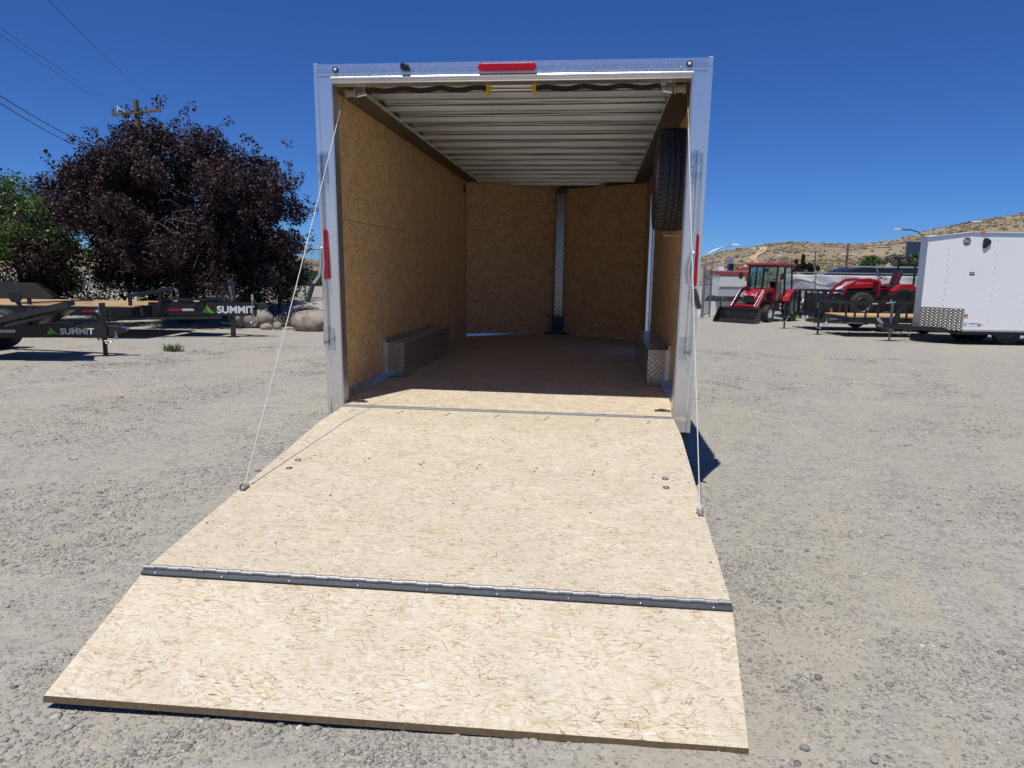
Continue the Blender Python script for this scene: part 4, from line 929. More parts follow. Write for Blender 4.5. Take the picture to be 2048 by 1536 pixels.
# ------------------------------------------------------------------ black flat-bed trailers on the left
def flatbed_far():
    x, y = -7.84, 10.97
    T = thing('flatbed_trailer', 'farther black flatbed trailer with long wooden deck and tall jack under the purple tree', 'trailer', (x, y, gz(x, y)), YAW)
    F0 = -1.72
    f = MB()
    for s in (-1, 1):
        f.bar((-9.6, s * 1.22, .62), (F0, s * 1.22, .62), .06, .20); f.bar((F0 + .0, s * .62, .655), (.46, s * .10, .655), .075, .305); f.bar((F0 - .1, s * 1.2, .63), (F0 + .06, s * .55, .63), .07, .2)
    for k in range(11): f.box(-9.4 + k * .75, -9.33 + k * .75, -1.2, 1.2, .58, .70)
    f.box(F0 - .08, F0, -1.25, 1.25, .52, .722)
    f.build('frame', 'black_paint', T)
    MB().bar((F0 - .55, -1.255, .615), (F0 + .05, -1.0, .615), .02, .21).bar((F0 - .55, -1.24, .46), (-.2, -.3, .46), .03, .06).build('frame_plate', 'charcoal_paint', T)
    MB().box(.43, .455, -.13, .13, .46, .86).build('coupler_plate', 'charcoal_paint', T, False, .004)
    MB().prism([(.455, -.05, .62), (.75, -.05, .66), (.80, -.05, .72), (.72, -.05, .78), (.455, -.05, .80)], (0, .10, 0)).build('coupler', 'charcoal_paint', T, False, .01)
    bd = MB().box(-7.8, 0, -.072, .072, -.02, .02).mesh('deck_plank', 'deck_wood')
    for k in range(16): inst(bd, 'deck_plank', T, (F0 - .01, -1.16 + k * .1547, .722 + .004 * (k % 3)))
    MB().box(-1.55, -.55, -.46, .46, .70, .835).build('tool_tray', 'charcoal_paint', T, False, .012)
    MB().box(-1.57, -.53, -.49, .49, .837, .857).build('tray_lid', 'black_paint', T, False, .008)
    for q in (-1.25, -.75): MB().box(q, q + .13, -.497, -.49, .825, .855).build('lid_hinge', 'white_tape', T)
    r = MB().bar((-1.95, -1.1, .95), (-1.18, -.5, 1.12), .07, .08).bar((-1.90, -1.06, .74), (-1.90, -1.06, .93), .06, .06).bar((-1.42, -.69, .74), (-1.42, -.69, 1.05), .06, .06).build('bump_rail', 'charcoal_paint', T)
    MB().box(-4.1, -4.04, -1.18, -1.12, .74, .90).build('stake', 'black_paint', T)
    MB().bar((-4.45, -1.0, .76), (-3.0, -.6, .83), .12, .03).bar((-3.05, -.6, .80), (-3.1, -.6, .98), .01, .01).build('loading_ramp', 'charcoal_paint', T)
    jack(T, .0, -.17, 1.26, .56, w=.12)
    MB().box(-.07, .07, -.24, .0, 1.255, 1.275).build('jack_cap', 'charcoal_paint', T)
    chain(T, [(.47, -.16, .98), (.47, -.17, .60), (.50, -.17, .32)], .022, .005); chain(T, sag((.36, -.19, .50), (.62, -.15, .50), .22), .022, .005)
    chain(T, [(.02, -.27, 1.15), (.05, -.26, .86)], .02, .005)
    MB().tube([(.47, -.15, .86), (.47, -.15, 1.0)], .03, 8).build('chain_hook', 'steel_bright', T, True)
    b0, b1 = Vector((F0, -.62, 0)), Vector((.46, -.10, 0)); ang = math.atan2(.52, 2.18)
    def on(t): q = b0.lerp(b1, t); return q.x + .011, q.y - .040 
    X, Yy = on(.50); summit(T, X, Yy, .565, .165, -1, 1.0, 0, ang)
    for q, zz in ((-4.05, .60), (-2.85, .60)): tape(T, q, -1.252, zz, .28, .05)
    X, Yy = on(.15); o1 = MB().box(0, .36, -.003, 0, 0, .055).build('red_tape', 'red_tape', T); o1.location = (X, Yy, .61); o1.rotation_euler = (0, 0, ang)
    X, Yy = on(.315); o1 = MB().box(0, .25, -.003, 0, 0, .055).build('white_tape', 'white_tape', T); o1.location = (X, Yy, .61); o1.rotation_euler = (0, 0, ang)
    fd = [(-9.8, 1.0, .74), (-5.05, 1.0, .74), (-4.95, 1.0, .80), (-5.40, 1.0, 1.15), (-9.8, 1.0, 1.16)]
    MB().prism(fd, (0, .32, 0)).build('fender', 'charcoal_paint', T, False, .01)
    fr = MB()
    for k in range(9): fr.ball((-5.03 - k * .043, .998, .84 + k * .034), .012, 4)
    tag(fr.build('fender_bolts', 'steel_dark', T), kind='stuff')
    for q in (-7.6, -6.6):
        for s in (-1, 1): put_wheel(T, (q, s * 1.05, .36), .36, .22, .2, s, 'black_paint')
flatbed_far()
def flatbed_near():
    x, y = -7.938, 6.582
    T = thing('flatbed_trailer', 'nearer black flatbed trailer at the left edge with low tongue and slanted front rails', 'trailer', (x, y, gz(x, y)), YAW)
    f = MB()
    for s in (-1, 1): f.bar((-2.75, s * .72, .455), (.10, s * .10, .45), .07, .22); f.bar((-6.5, s * .75, .45), (-2.7, s * .75, .45), .07, .2)
    f.box(-6.5, -2.3, -1.05, 1.05, .50, .58)
    f.build('frame', 'charcoal_paint', T)
    bd = MB().box(-4.2, 0, -.072, .072, -.018, .018).mesh('deck_plank', 'deck_wood')
    for k in range(12): inst(bd, 'deck_plank', T, (-2.3, -.86 + k * .1565, .60))
    MB().prism([(.08, -.10, .35), (.30, -.055, .42), (.40, -.05, .45), (.42, -.05, .50), (.30, -.05, .535), (.08, -.10, .555)], (0, .11, 0)).build('coupler', 'charcoal_paint', T, False, .012)
    MB().tube([(.26, -.02, .50), (.40, -.02, .505), (.44, -.02, .49)], [.03, .028, .012], 8).build('coupler_latch', 'steel_bright', T, True)
    for yy, w in ((-1.02, .06), (-.42, .08)):
        d = .0 if yy < -.8 else -.30
        MB().bar((-1.75 + d, yy, .52), (.05 + d, yy, .955), w, .085).build('slanted_rail', 'black_paint' if d else 'charcoal_paint', T)
    MB().bar((-.98, -1.06, .60), (-.25, -1.06, .775), .04, .045).build('slanted_rail', 'charcoal_paint', T)
    MB().hexa([(-1.75, -1.0, .50), (.0, -1.0, .915), (-.30, -.46, .915), (-2.05, -.46, .50), (-1.75, -1.0, .52), (.0, -1.0, .935), (-.30, -.46, .935), (-2.05, -.46, .52)]).build('ramp_plate', 'black_paint', T)
    MB().prism([(-1.9, -.40, .56), (-.95, -.40, .57), (-.56, -.40, .80), (-1.9, -.40, .59)], (0, .55, 0)).build('ramp_pocket', 'black_paint', T)
    MB().box(-1.35, -1.02, -.46, -.40, .55, .70).build('side_gusset', 'charcoal_paint', T)
    MB().prism([(-1.36, -.40, 1.10), (-1.36, -.40, 1.02), (-1.30, -.40, .94), (-1.18, -.40, .94), (-1.13, -.40, 1.02), (-1.13, -.40, 1.10)], (0, .03, 0)).bar((-1.23, -.38, .95), (-1.10, -.38, .78), .06, .03).build('stake_pocket', 'black_paint', T)
    MB().prism([(-3.4, -1.1, .60), (-2.02, -1.1, .62), (-1.95, -1.1, .78), (-2.15, -1.1, 1.0), (-2.5, -1.1, 1.08), (-3.4, -1.1, 1.08)], (0, .25, 0)).build('fender', 'black_paint', T, False, .01)
    for q in (-3.4, -2.5):
        for s in (-1, 1): put_wheel(T, (q, s * .95, .37), .37, .22, .2, s, 'black_paint')
    jack(T, 0, -.02, .935, .30, w=.075)
    MB().tube([(-.06, -.11, .60), (-.07, -.12, .40), (-.05, -.12, .28)], .01, 6).build('breakaway_cable', 'black_plastic', T, True)
    chain(T, sag((-.42, -.24, .545), (.0, -.13, .32), .03), .022, .005); chain(T, sag((.0, -.13, .32), (.26, -.10, .38), .10), .022, .005); chain(T, [(.24, -.09, .44), (.26, -.09, .30)], .018, .005)
    b0, b1 = Vector((-2.75, -.72, 0)), Vector((.10, -.10, 0)); ang = math.atan2(.62, 2.85)
    def on(t): q = b0.lerp(b1, t); return q.x + .008, q.y - .0375
    X, Yy = on(.68); summit(T, X, Yy, .40, .105, -1, 1.0, 0, ang)
    X, Yy = on(.32); o1 = MB().box(0, .30, -.003, 0, 0, .05).build('red_tape', 'red_tape', T); o1.location = (X, Yy, .43); o1.rotation_euler = (0, 0, ang)
    X, Yy = on(.43); o1 = MB().box(0, .26, -.003, 0, 0, .05).build('white_tape', 'white_tape', T); o1.location = (X, Yy, .43); o1.rotation_euler = (0, 0, ang)
flatbed_near()

# ------------------------------------------------------------------ trailers on the right (local +x points to picture left, +y towards the camera)
RZ = YAW + math.pi
def white_cargo():
    x, y = 8.368, 14.767
    T = thing('cargo_trailer', 'white enclosed cargo trailer with a wedge nose and diamond plate at the right edge', 'trailer', (x, y, gz(x, y)), RZ)
    X0, XN, W, ZB, ZT = -1.32, -.66, .90, .39, 2.80
    body = MB().box(-6.6, X0, -W, W, ZB, ZT - .075).build('side_panel', 'white_paint', T)
    for s in (-1, 1):
        q = [(X0, s * W), (XN, s * .14)]
        MB().hexa([(X0, s * W, .92), (XN, s * .14, .92), (XN, s * .12, .92), (X0, s * (W - .02), .92), (X0, s * W, ZT - .075), (XN, s * .14, ZT - .16), (XN, s * .12, ZT - .16), (X0, s * (W - .02), ZT - .075)]).build('nose_panel', 'white_paint', T)
        MB().hexa([(X0 - .01, s * (W + .006), ZB - .02), (XN + .012, s * .14, ZB + .03), (XN, s * .12, ZB + .03), (X0, s * (W - .02), ZB - .02), (X0 - .01, s * (W + .006), .93), (XN + .012, s * .14, .93), (XN, s * .12, .93), (X0, s * (W - .02), .93)]).build('stone_guard', 'diamond_front', T)
        MB().hexa([(X0, s * (W + .012), ZT - .08), (XN + .02, s * .15, ZT - .165), (XN, s * .10, ZT - .165), (X0, s * (W - .03), ZT - .08), (X0, s * (W + .012), ZT), (XN + .02, s * .15, ZT - .085), (XN, s * .10, ZT - .085), (X0, s * (W - .03), ZT)]).build('roof_trim', 'aluminium_dull', T)
        MB().box(-6.6, X0, min(s * (W - .03), s * (W + .012)), max(s * (W - .03), s * (W + .012)), ZT - .08, ZT).build('roof_trim', 'aluminium_dull', T)
        MB().box(-6.6, X0, min(s * W, s * (W + .008)), max(s * W, s * (W + .008)), ZB - .03, ZB + .015).build('bottom_rail', 'aluminium_dull', T)
    MB().box(XN - .03, XN + .015, -.15, .15, ZB + .02, ZT - .09).build('nose_post', 'aluminium_dull', T, False, .02)
    MB().prism([(-6.6, -W, ZT), (X0, -W, ZT), (XN, -.1, ZT - .085), (XN, .1, ZT - .085), (X0, W, ZT), (-6.6, W, ZT)], (0, 0, .012)).build('roof', 'white_paint', T)
    sc = MB()
    for xx in (-1.0, -1.95, -2.75, -3.2):
        for k in range(13):
            zz = 1.0 + k * .142 if xx == -1.0 else .62 + k * .166
            yy = W + .001 if xx < X0 else .14 + (W - .14) * (XN - xx) / (XN - X0) + .004
            sc.ball((xx, yy, zz), .011, 4)
    tag(sc.build('panel_screws', 'aluminium_dull', T), kind='stuff')
    # roundel with lettering, vent, stickers, markers
    rd = MB().lathe([(.085, 0), (.085, .004), (.001, .004)], (-1.24, W - .075, 2.585), (.74, .66, 0), 28).build('badge', 'black_plastic', T)
    ang = math.atan2(-(W - .14), XN - X0)    # along the nose panel
    n_ = Vector((.745, .667, 0)); d_ = Vector((-.667, .745, 0))
    for s_, dz in (('WELLS', .008), ('CARGO', -.042)):
        c = Vector((-1.24, W - .075, 2.585 + dz)) + n_ * .006
        t = text(s_, .045, 'lettering', 'white_vinyl', T, c, (math.pi / 2, 0, math.atan2(d_.y, d_.x)), .001, .001, 1.0, 'CENTER', 1.05)
    MB().prism([(-1.60, W, 2.40), (-1.66, W, 2.42), (-1.76, W, 2.52), (-1.775, W, 2.585), (-1.74, W, 2.62), (-1.66, W, 2.665), (-1.60, W, 2.665), (-1.575, W, 2.60), (-1.575, W, 2.48)], (0, .05, 0)).build('air_vent', 'black_plastic', T, False, .02)
    MB().box(-1.47, -1.34, W + .001, W + .003, 1.75, 1.83).build('sticker', 'blue_vinyl', T); MB().box(-1.38, -1.36, W + .003, W + .004, 1.785, 1.81).box(-1.45, -1.39, W + .003, W + .004, 1.79, 1.806).build('sticker_print', 'white_vinyl', T)
    MB().box(-1.42, -1.33, W + .001, W + .02, .74, .79).build('side_marker', 'amber_lens', T)
    MB().box(-1.60, -1.50, W - .02, W + .03, ZT - .04, ZT + .02).build('clearance_light', 'amber_lens', T)
    MB().box(-1.43, -1.33, W + .001, W + .003, .49, .58).build('sticker', 'white_tape', T)
    st = MB().box(-1.76, -1.47, W + .001, W + .003, .485, .565).build('sticker', 'white_vinyl', T); MB().box(-1.69, -1.47, W + .003, W + .0045, .547, .565).build('sticker_print', 'blue_vinyl', st); MB().box(-1.76, -1.70, W + .003, W + .0045, .49, .56).build('sticker_print', 'amber_lens', st)
    MB().lathe([(.03, 0), (.03, .003), (.001, .003)], (-1.80, W, .525), (0, 1, 0), 18).build('sticker', 'white_tape', T)
    f = MB().bar((-1.5, .75, .36), (.18, .06, .40), .07, .11).bar((-1.5, -.75, .36), (.18, -.06, .40), .07, .11).box(-6.5, -1.3, -.8, .8, .27, .36)
    f.build('tongue', 'black_paint', T)
    MB().prism([(.10, -.05, .34), (.30, -.05, .38), (.36, -.05, .42), (.33, -.05, .50), (.24, -.05, .47), (.10, -.05, .47)], (0, .10, 0)).build('coupler', 'steel_dark', T, False, .01)
    MB().prism([(.28, -.03, .46), (.38, -.03, .60), (.33, -.03, .62), (.2, -.03, .47)], (0, .06, 0)).build('coupler_latch', 'aluminium_dull', T)
    jack(T, 0, 0, 1.0, .32, w=.07, mat='steel_dark', square=False, crank=False)
    MB().bar((-.06, 0, 1.03), (.16, 0, 1.0), .04, .03).bar((.05, 0, 1.0), (.05, 0, 1.10), .02, .02).build('jack_handle', 'aluminium_dull', T)
    MB().prism([(-.06, -.03, .47), (-.20, -.03, .5), (-.22, -.03, .8), (-.46, -.03, 1.02), (-.40, -.03, 1.04), (-.16, -.03, .85), (-.06, -.03, .6)], (0, .06, 0)).build('winch_arm', 'black_paint', T)
    chain(T, sag((.10, .10, .42), (-.38, .22, .44), .22), .024, .006); chain(T, [(-.36, .24, .46), (-.39, .26, .36), (-.36, .26, .2)], .024, .006)
    for s in (-1, 1):
        put_wheel(T, (-2.66, s * .58, .34), .34, .21, .2, s, 'black_paint'); put_wheel(T, (-3.5, s * .58, .34), .34, .21, .2, s, 'black_paint')
    fd = MB().box(-3.4, -1.6, -.86, .86, .34, .40).build('underframe', 'black_paint', T)
white_cargo()
def utility_low():
    x, y = 7.105, 16.634
    T = thing('utility_trailer', 'low black utility trailer with open side rails and wooden deck behind the white trailer', 'trailer', (x, y, gz(x, y)), RZ, 'black utility trailers parked side by side')
    L, W = -5.2, .80
    f = MB().bar((.12, .04, .40), (-1.2, .5, .40), .06, .11).bar((.12, -.04, .40), (-1.2, -.5, .40), .06, .11).box(L, -.45, W - .05, W, .42, .54).box(L, -.45, -W, -W + .05, .42, .54).box(-.5, -.45, -W, W, .42, .54)
    f.build('frame', 'charcoal_paint', T)
    bd = MB().box(-4.65, 0, -.072, .072, -.02, .02).mesh('deck_plank', 'deck_wood')
    for k in range(10): inst(bd, 'deck_plank', T, (-.5, -.70 + k * .1555, .585))
    for s in (-1, 1):
        MB().bar((-.38, s * W, .955), (L, s * W, .955), .05, .05).build('rail', 'charcoal_paint', T)
        for q in (-.40, -.65, -.95, -1.3, -2.1, -2.9, -3.7): MB().box(q - .022, q + .022, s * W - .022, s * W + .022, .54, .94).build('rail_post', 'charcoal_paint', T)
    MB().bar((-.40, -W, .955), (-.40, W, .955), .05, .05).build('front_rail', 'charcoal_paint', T)
    MB().bar((-.25, .12, .468), (-1.15, .42, .468), .05, .02).build('tongue_edge', 'aluminium_dull', T)
    MB().prism([(.10, -.04, .34), (.36, -.04, .38), (.40, -.04, .42), (.34, -.04, .46), (.10, -.04, .46)], (0, .08, 0)).build('coupler', 'charcoal_paint', T, False, .01)
    jack(T, 0, 0, .98, .3, w=.075, mat='black_paint', square=False)
    chain(T, sag((.22, .06, .42), (-.16, .2, .42), .22), .022, .006); chain(T, [(-.14, .2, .48), (-.18, .2, .25)], .022, .006)
    ang = math.atan2(-.46, 1.32) ; summit(T, -.44, .292, .362, .095, 1, 1.0, 0, math.atan2(-.46, 1.32))
    o = MB().box(-.30, 0, 0, .003, 0, .07).build('sticker', 'blue_vinyl', T); o.location = (-1.12, .508, .37); o.rotation_euler = (0, 0, ang)
    MB().box(-1.40, -1.32, W + .001, W + .015, .45, .51).build('side_marker', 'amber_lens', T)
    MB().box(-1.25, -1.10, W + .026, W + .028, .94, .965).build('sticker', 'white_vinyl', T)
    for s in (-1, 1): put_wheel(T, (-3.62, s * (W + .14), .34), .34, .2, .19, s, 'aluminium_dull')
utility_low()
def utility_high():
    x, y = 6.759, 19.01
    T = thing('utility_trailer', 'tall sided black utility trailer carrying the small open red tractor', 'trailer', (x, y, gz(x, y)), RZ, 'black utility trailers parked side by side')
    L, W = -5.0, .86
    f = MB().bar((.12, .04, .40), (-1.2, .55, .40), .06, .11).bar((.12, -.04, .40), (-1.2, -.55, .40), .06, .11).box(L, -.6, -W, W, .42, .54)
    f.build('frame', 'black_paint', T)
    for s in (-1, 1):
        MB().box(L, -1.0, min(s * W, s * (W - .01)), max(s * W, s * (W - .01)), .54, 1.14).build('side_plate', 'black_paint', T)
        MB().bar((-.60, s * W, 1.25), (L, s * W, 1.25), .05, .045).build('top_rail', 'black_paint', T)
        for q in (-.62, -.80, -1.0, -1.65, -2.6, -3.5, -4.4): MB().box(q - .022, q + .022, s * W - .022 + s * .034, s * W + .022 + s * .034, .50, 1.23).build('rail_post', 'black_paint', T)
    for yy in (-.5, 0, .5): MB().box(-.62, -.58, yy - .02, yy + .02, .54, 1.23).build('rail_post', 'black_paint', T)
    MB().bar((-.60, -W, 1.25), (-.60, W, 1.25), .05, .045).build('front_rail', 'black_paint', T)
    MB().box(-1.02, -.99, -W, W, .54, 1.14).build('front_plate', 'black_paint', T)
    MB().prism([(.10, -.04, .36), (.30, -.04, .38), (.36, -.04, .42), (.30, -.04, .46), (.10, -.04, .46)], (0, .08, 0)).build('coupler', 'black_paint', T, False, .01)
    jack(T, 0, 0, .85, .3, w=.07, mat='black_paint', square=False)
    chain(T, sag((.25, .06, .42), (-.05, .2, .4), .2), .022, .006)
    summit(T, -.24, .238, .362, .095, 1, 1.0, 0, math.atan2(-.51, 1.32))
    t, r = wheel_mesh(.37, .2, .2); o = t.build('spare_tyre', 'rubber', T, True); o.location = (-1.95, W + .17, .86); r.build('rim', 'black_paint', o, True)
    MB().lathe([(.205, .085), (.222, .088), (.213, .094)], (0, 0, 0), (0, 1, 0), 36, True).build('rim_edge', 'aluminium_dull', o, True)
    MB().box(-1.18, -1.06, W + .002, W + .01, 1.0, 1.07).build('sticker', 'blue_vinyl', T)
    MB().box(-1.13, -1.05, W + .002, W + .016, .58, .72).build('side_marker', 'orange_lens', T)
    for s in (-1, 1): put_wheel(T, (-2.8, s * (W + .14), .33), .33, .2, .19, s, 'black_paint')
utility_high()

# ------------------------------------------------------------------ tractors
def ag_tyre(parent, loc, R, w, rimR, lugs=20, name='wheel', rz=0.0):
    t = MB(); h = w / 2
    t.lathe([(rimR, -h * .8), (R * .82, -h), (R * .93, -h * .95), (R * .945, 0), (R * .93, h * .95), (R * .82, h), (rimR, h * .8)], (0, 0, 0), (0, 1, 0), 30, True)
    for k in range(lugs):
        for s in (-1, 1):
            a = 2 * math.pi * (k + (.5 if s > 0 else 0)) / lugs; b = a + .26
            p0 = Vector((math.cos(a) * R * .965, s * h * .98, math.sin(a) * R * .965)); p1 = Vector((math.cos(b) * R * .965, 0, math.sin(b) * R * .965))
            t.bar(p0, p1, R * .075, R * .07, ((p0 + p1) / 2).normalized())
    o = t.build(name, 'rubber', parent); o.location = loc; o.rotation_euler = (0, 0, rz)
    r = MB().lathe([(rimR + .005, -h * .75), (rimR - .03, -h * .6), (rimR * .55, -h * .1), (.001, -h * .1)], (0, 0, 0), (0, 1, 0), 26).lathe([(rimR + .005, h * .75), (rimR - .03, h * .6), (rimR * .55, h * .1), (.06, h * .1), (.06, h * .3), (.001, h * .3)], (0, 0, 0), (0, 1, 0), 26)
    r.build('rim', 'white_coat' if name == 'front_wheel' else 'steel_dark', o, True); return o
def loader(T, x0, zf, spread, bucket_w, reach, bh=.52, armtop=1.28):
    """curved loader arms from the mast at x0 forward to the bucket"""
    for s in (-1, 1):
        pts = [(x0, s * spread, armtop), (x0 + reach * .25, s * spread, armtop + .06), (x0 + reach * .48, s * spread, armtop - .05), (x0 + reach * .66, s * spread, armtop - .38), (x0 + reach * .86, s * spread, .46), (x0 + reach, s * spread, .30)]
        a = MB()
        for p, q in zip(pts, pts[1:]): a.bar(p, Vector(q) + (Vector(q) - Vector(p)).normalized() * .02, .07, .15)
        a.build('loader_arm', 'tractor_red', T, False, .015)
        MB().bar((x0 - .02, s * spread, .55), (x0 - .02, s * spread, armtop + .05), .06, .14).build('loader_mast', 'tractor_red', T)
        MB().tube([(x0 + .05, s * spread, .75), (x0 + reach * .55, s * spread, armtop - .30)], .028, 8).build('lift_cylinder', 'black_paint', T, True)
        MB().tube([(x0 + reach * .50, s * spread * .95, armtop + .02), (x0 + reach * .93, s * spread * .95, .60)], .022, 8).build('tilt_cylinder', 'steel_bright', T, True)
        MB().bar((x0 + reach * .86, s * spread, .60), (x0 + reach, s * spread, .26), .09, .10).build('bucket_bracket', 'tractor_red', T)
    MB().tube([(x0 + reach * .74, -spread, armtop - .58), (x0 + reach * .74, spread, armtop - .58)], .05, 10).build('cross_tube', 'tractor_red', T, True)
    b = MB(); xb = x0 + reach + .02; prof = [(xb, bh), (xb, .12), (xb + .10, .02), (xb + .52, .015), (xb + .52, .03), (xb + .12, .045), (xb + .025, .13), (xb + .025, bh)]
    b.prism([(p[0], -bucket_w / 2, p[1]) for p in prof], (0, bucket_w, 0))
    b.box(xb - .01, xb + .06, -bucket_w / 2 - .002, bucket_w / 2 + .002, bh - .06, bh + .002)
    for s in (-1, 1):
        yy = s * bucket_w / 2
        b.prism([(xb, yy - s * .012, bh - .002), (xb, yy - s * .012, .12), (xb + .10, yy - s * .012, .02), (xb + .51, yy - s * .012, .02), (xb + .45, yy - s * .012, .16), (xb + .10, yy - s * .012, bh - .01)], (0, s * .0125, 0))
    b.build('bucket', 'black_paint', T)
def cab_tractor():
    # cab centre on the ground; heading towards the camera and to the left
    x, y = 7.20, 23.5; hd = YAW + math.radians(-90 - 46)
    T = thing('cab_tractor', 'red compact tractor with glass cab and black front loader bucket by the fence', 'tractor', (x, y, gz(x, y)), hd)
    MB().box(-.75, 1.35, -.18, .18, .42, .72).build('chassis', 'black_paint', T)
    MB().prism([(.55, -.27, .72), (1.42, -.27, .72), (1.44, -.27, .96), (1.30, -.27, 1.10), (.55, -.27, 1.22)], (0, .54, 0)).build('hood', 'tractor_red', T, False, .06)
    g_ = MB().box(1.425, 1.45, -.21, .21, .74, .98).build('grille', 'black_plastic', T, False, .01)
    for s in (-1, 1): MB().box(1.44, 1.462, s * .15 - .05, s * .15 + .05, .99, 1.05).build('headlight', 'white_vinyl', g_)
    MB().box(.95, 1.0, -.28, .28, .8, 1.02).build('hood_vent', 'black_plastic', T)
    # cab frame
    cf = MB(); z0, z1 = .78, 2.08; fx, bx, w0, w1 = .55, -.75, .62, .56
    for s in (-1, 1):
        cf.bar((fx, s * w0 * .92, z0), (fx - .12, s * w1, z1), .055, .055); cf.bar((-.12, s * w0, z0), (-.14, s * w1, z1), .05, .06); cf.bar((bx, s * w0, z0 + .2), (bx + .03, s * w1, z1), .055, .06)
        cf.bar((fx, s * w0 * .92, z0), (bx, s * w0, z0 + .1), .05, .06); cf.bar((fx - .12, s * w1, z1), (bx, s * w1, z1), .05, .06)
    cf.bar((fx, -w0 * .92, z0), (fx, w0 * .92, z0), .05, .06); cf.bar((fx - .12, -w1, z1), (fx - .12, w1, z1), .05, .06); cf.bar((bx, -w0, z0 + .2), (bx, w0, z0 + .2), .05, .06); cf.bar((bx, -w1, z1), (bx, w1, z1), .05, .06)
    cf.build('cab_frame', 'black_paint', T)
    q = lambda a, b, c, d, n: MB().add([a, b, c, d], [(0, 1, 2, 3)]).prism([a, b, c, d], n)
    MB().prism([(fx - .005, -w0 * .88, z0), (fx - .005, w0 * .88, z0), (fx - .12, w1 * .96, z1), (fx - .12, -w1 * .96, z1)], (-.006, 0, 0)).build('windscreen', 'glass_tint', T)
    for s in (-1, 1):
        MB().prism([(fx - .03, s * w0 * .92, z0), (-.10, s * w0, z0), (-.12, s * w1, z1), (fx - .14, s * w1, z1)], (0, -s * .006, 0)).build('door_glass', 'glass_tint', T)
        MB().prism([(-.16, s * w0, z0), (bx + .02, s * w0, z0 + .2), (bx + .05, s * w1, z1), (-.16, s * w1, z1)], (0, -s * .006, 0)).build('rear_glass', 'glass_tint', T)
    rf = MB().box(-.92, .62, -.66, .66, 2.09, 2.20).build('cab_roof', 'tractor_roof', T, False, .045)
    MB().box(-.88, .58, -.60, .60, 2.05, 2.092).build('roof_liner', 'black_plastic', rf)
    for s in (-1, 1):
        MB().box(.40, .47, s * .70 - .04, s * .70 + .04, 1.50, 1.72).build('signal_lamp', 'orange_lens', T); MB().box(.38, .42, s * .66 - .04, s * .66 + .04, 1.58, 1.63).build('lamp_arm', 'black_plastic', T)
        MB().box(-.95, -.9, s * .55 - .06, s * .55 + .06, 1.88, 1.98).build('work_lamp', 'black_plastic', T)
        # fender arch
        pts = []
        for k in range(11):
            a = math.radians(160 - k * 14); pts.append((-.62 + .66 * math.cos(a), .56 + .66 * math.sin(a)))
        fd = MB().prism([(a, s * .50, b) for a, b in pts] + [(a * .92 - .05, s * .50, b * .92 + .02) for a, b in reversed(pts)], (0, s * .34, 0)).build('fender', 'tractor_red', T)
        ag_tyre(T, (-.62, s * .68, .56), .56, .32, .30, 18, 'rear_wheel'); ag_tyre(T, (1.02, s * .58, .33), .33, .22, .17, 16, 'front_wheel')
        MB().box(.0, .5, s * .38, s * .60, .40, .46).build('step', 'black_paint', T)
    MB().box(-.62, -.12, -.24, .24, .78, .95).build('seat', 'seat_vinyl', T, False, .03); MB().box(-.70, -.58, -.24, .24, .9, 1.5).build('seat_back', 'seat_vinyl', T, False, .04)
    MB().lathe([(.17, -.012), (.182, 0), (.17, .012), (.158, 0)], (.28, 0, 1.25), (-.5, 0, .87), 24, True).tube([(.45, 0, .9), (.28, 0, 1.25)], .02, 8).build('steering_wheel', 'black_plastic', T, True)
    MB().box(-.6, .45, -.55, .55, .70, .76).build('cab_floor', 'black_paint', T)
    loader(T, .55, .5, .48, 1.62, 1.45, .56, 1.18)
    for s in (-1, 1):
        MB().box(.80, 1.30, s * .271 - .002, s * .271 + .002, .90, .97).build('hood_decal', 'white_vinyl', T)
        for k in range(2): MB().tube([(.6, s * (.40 - .03 * k), 1.0), (.9, s * (.42 - .02 * k), 1.30), (1.25, s * .43, 1.20), (1.55, s * .44, .80)], .012, 6).build('hose', 'black_plastic', T, True)
        MB().bar((.44, s * .60, 1.75), (.62, s * .84, 1.72), .02, .02).box(.58, .62, s * .84 - .07, s * .84 + .07, 1.58, 1.82).build('mirror', 'black_plastic', T)
    MB().tube([(1.0, -.33, .7), (1.0, -.33, 1.55), (1.04, -.34, 1.62)], .03, 8).build('exhaust', 'black_paint', T, True)
    MB().bar((.50, .05, .9), (.44, .22, 1.35), .02, .015).build('wiper', 'black_plastic', T)
cab_tractor()
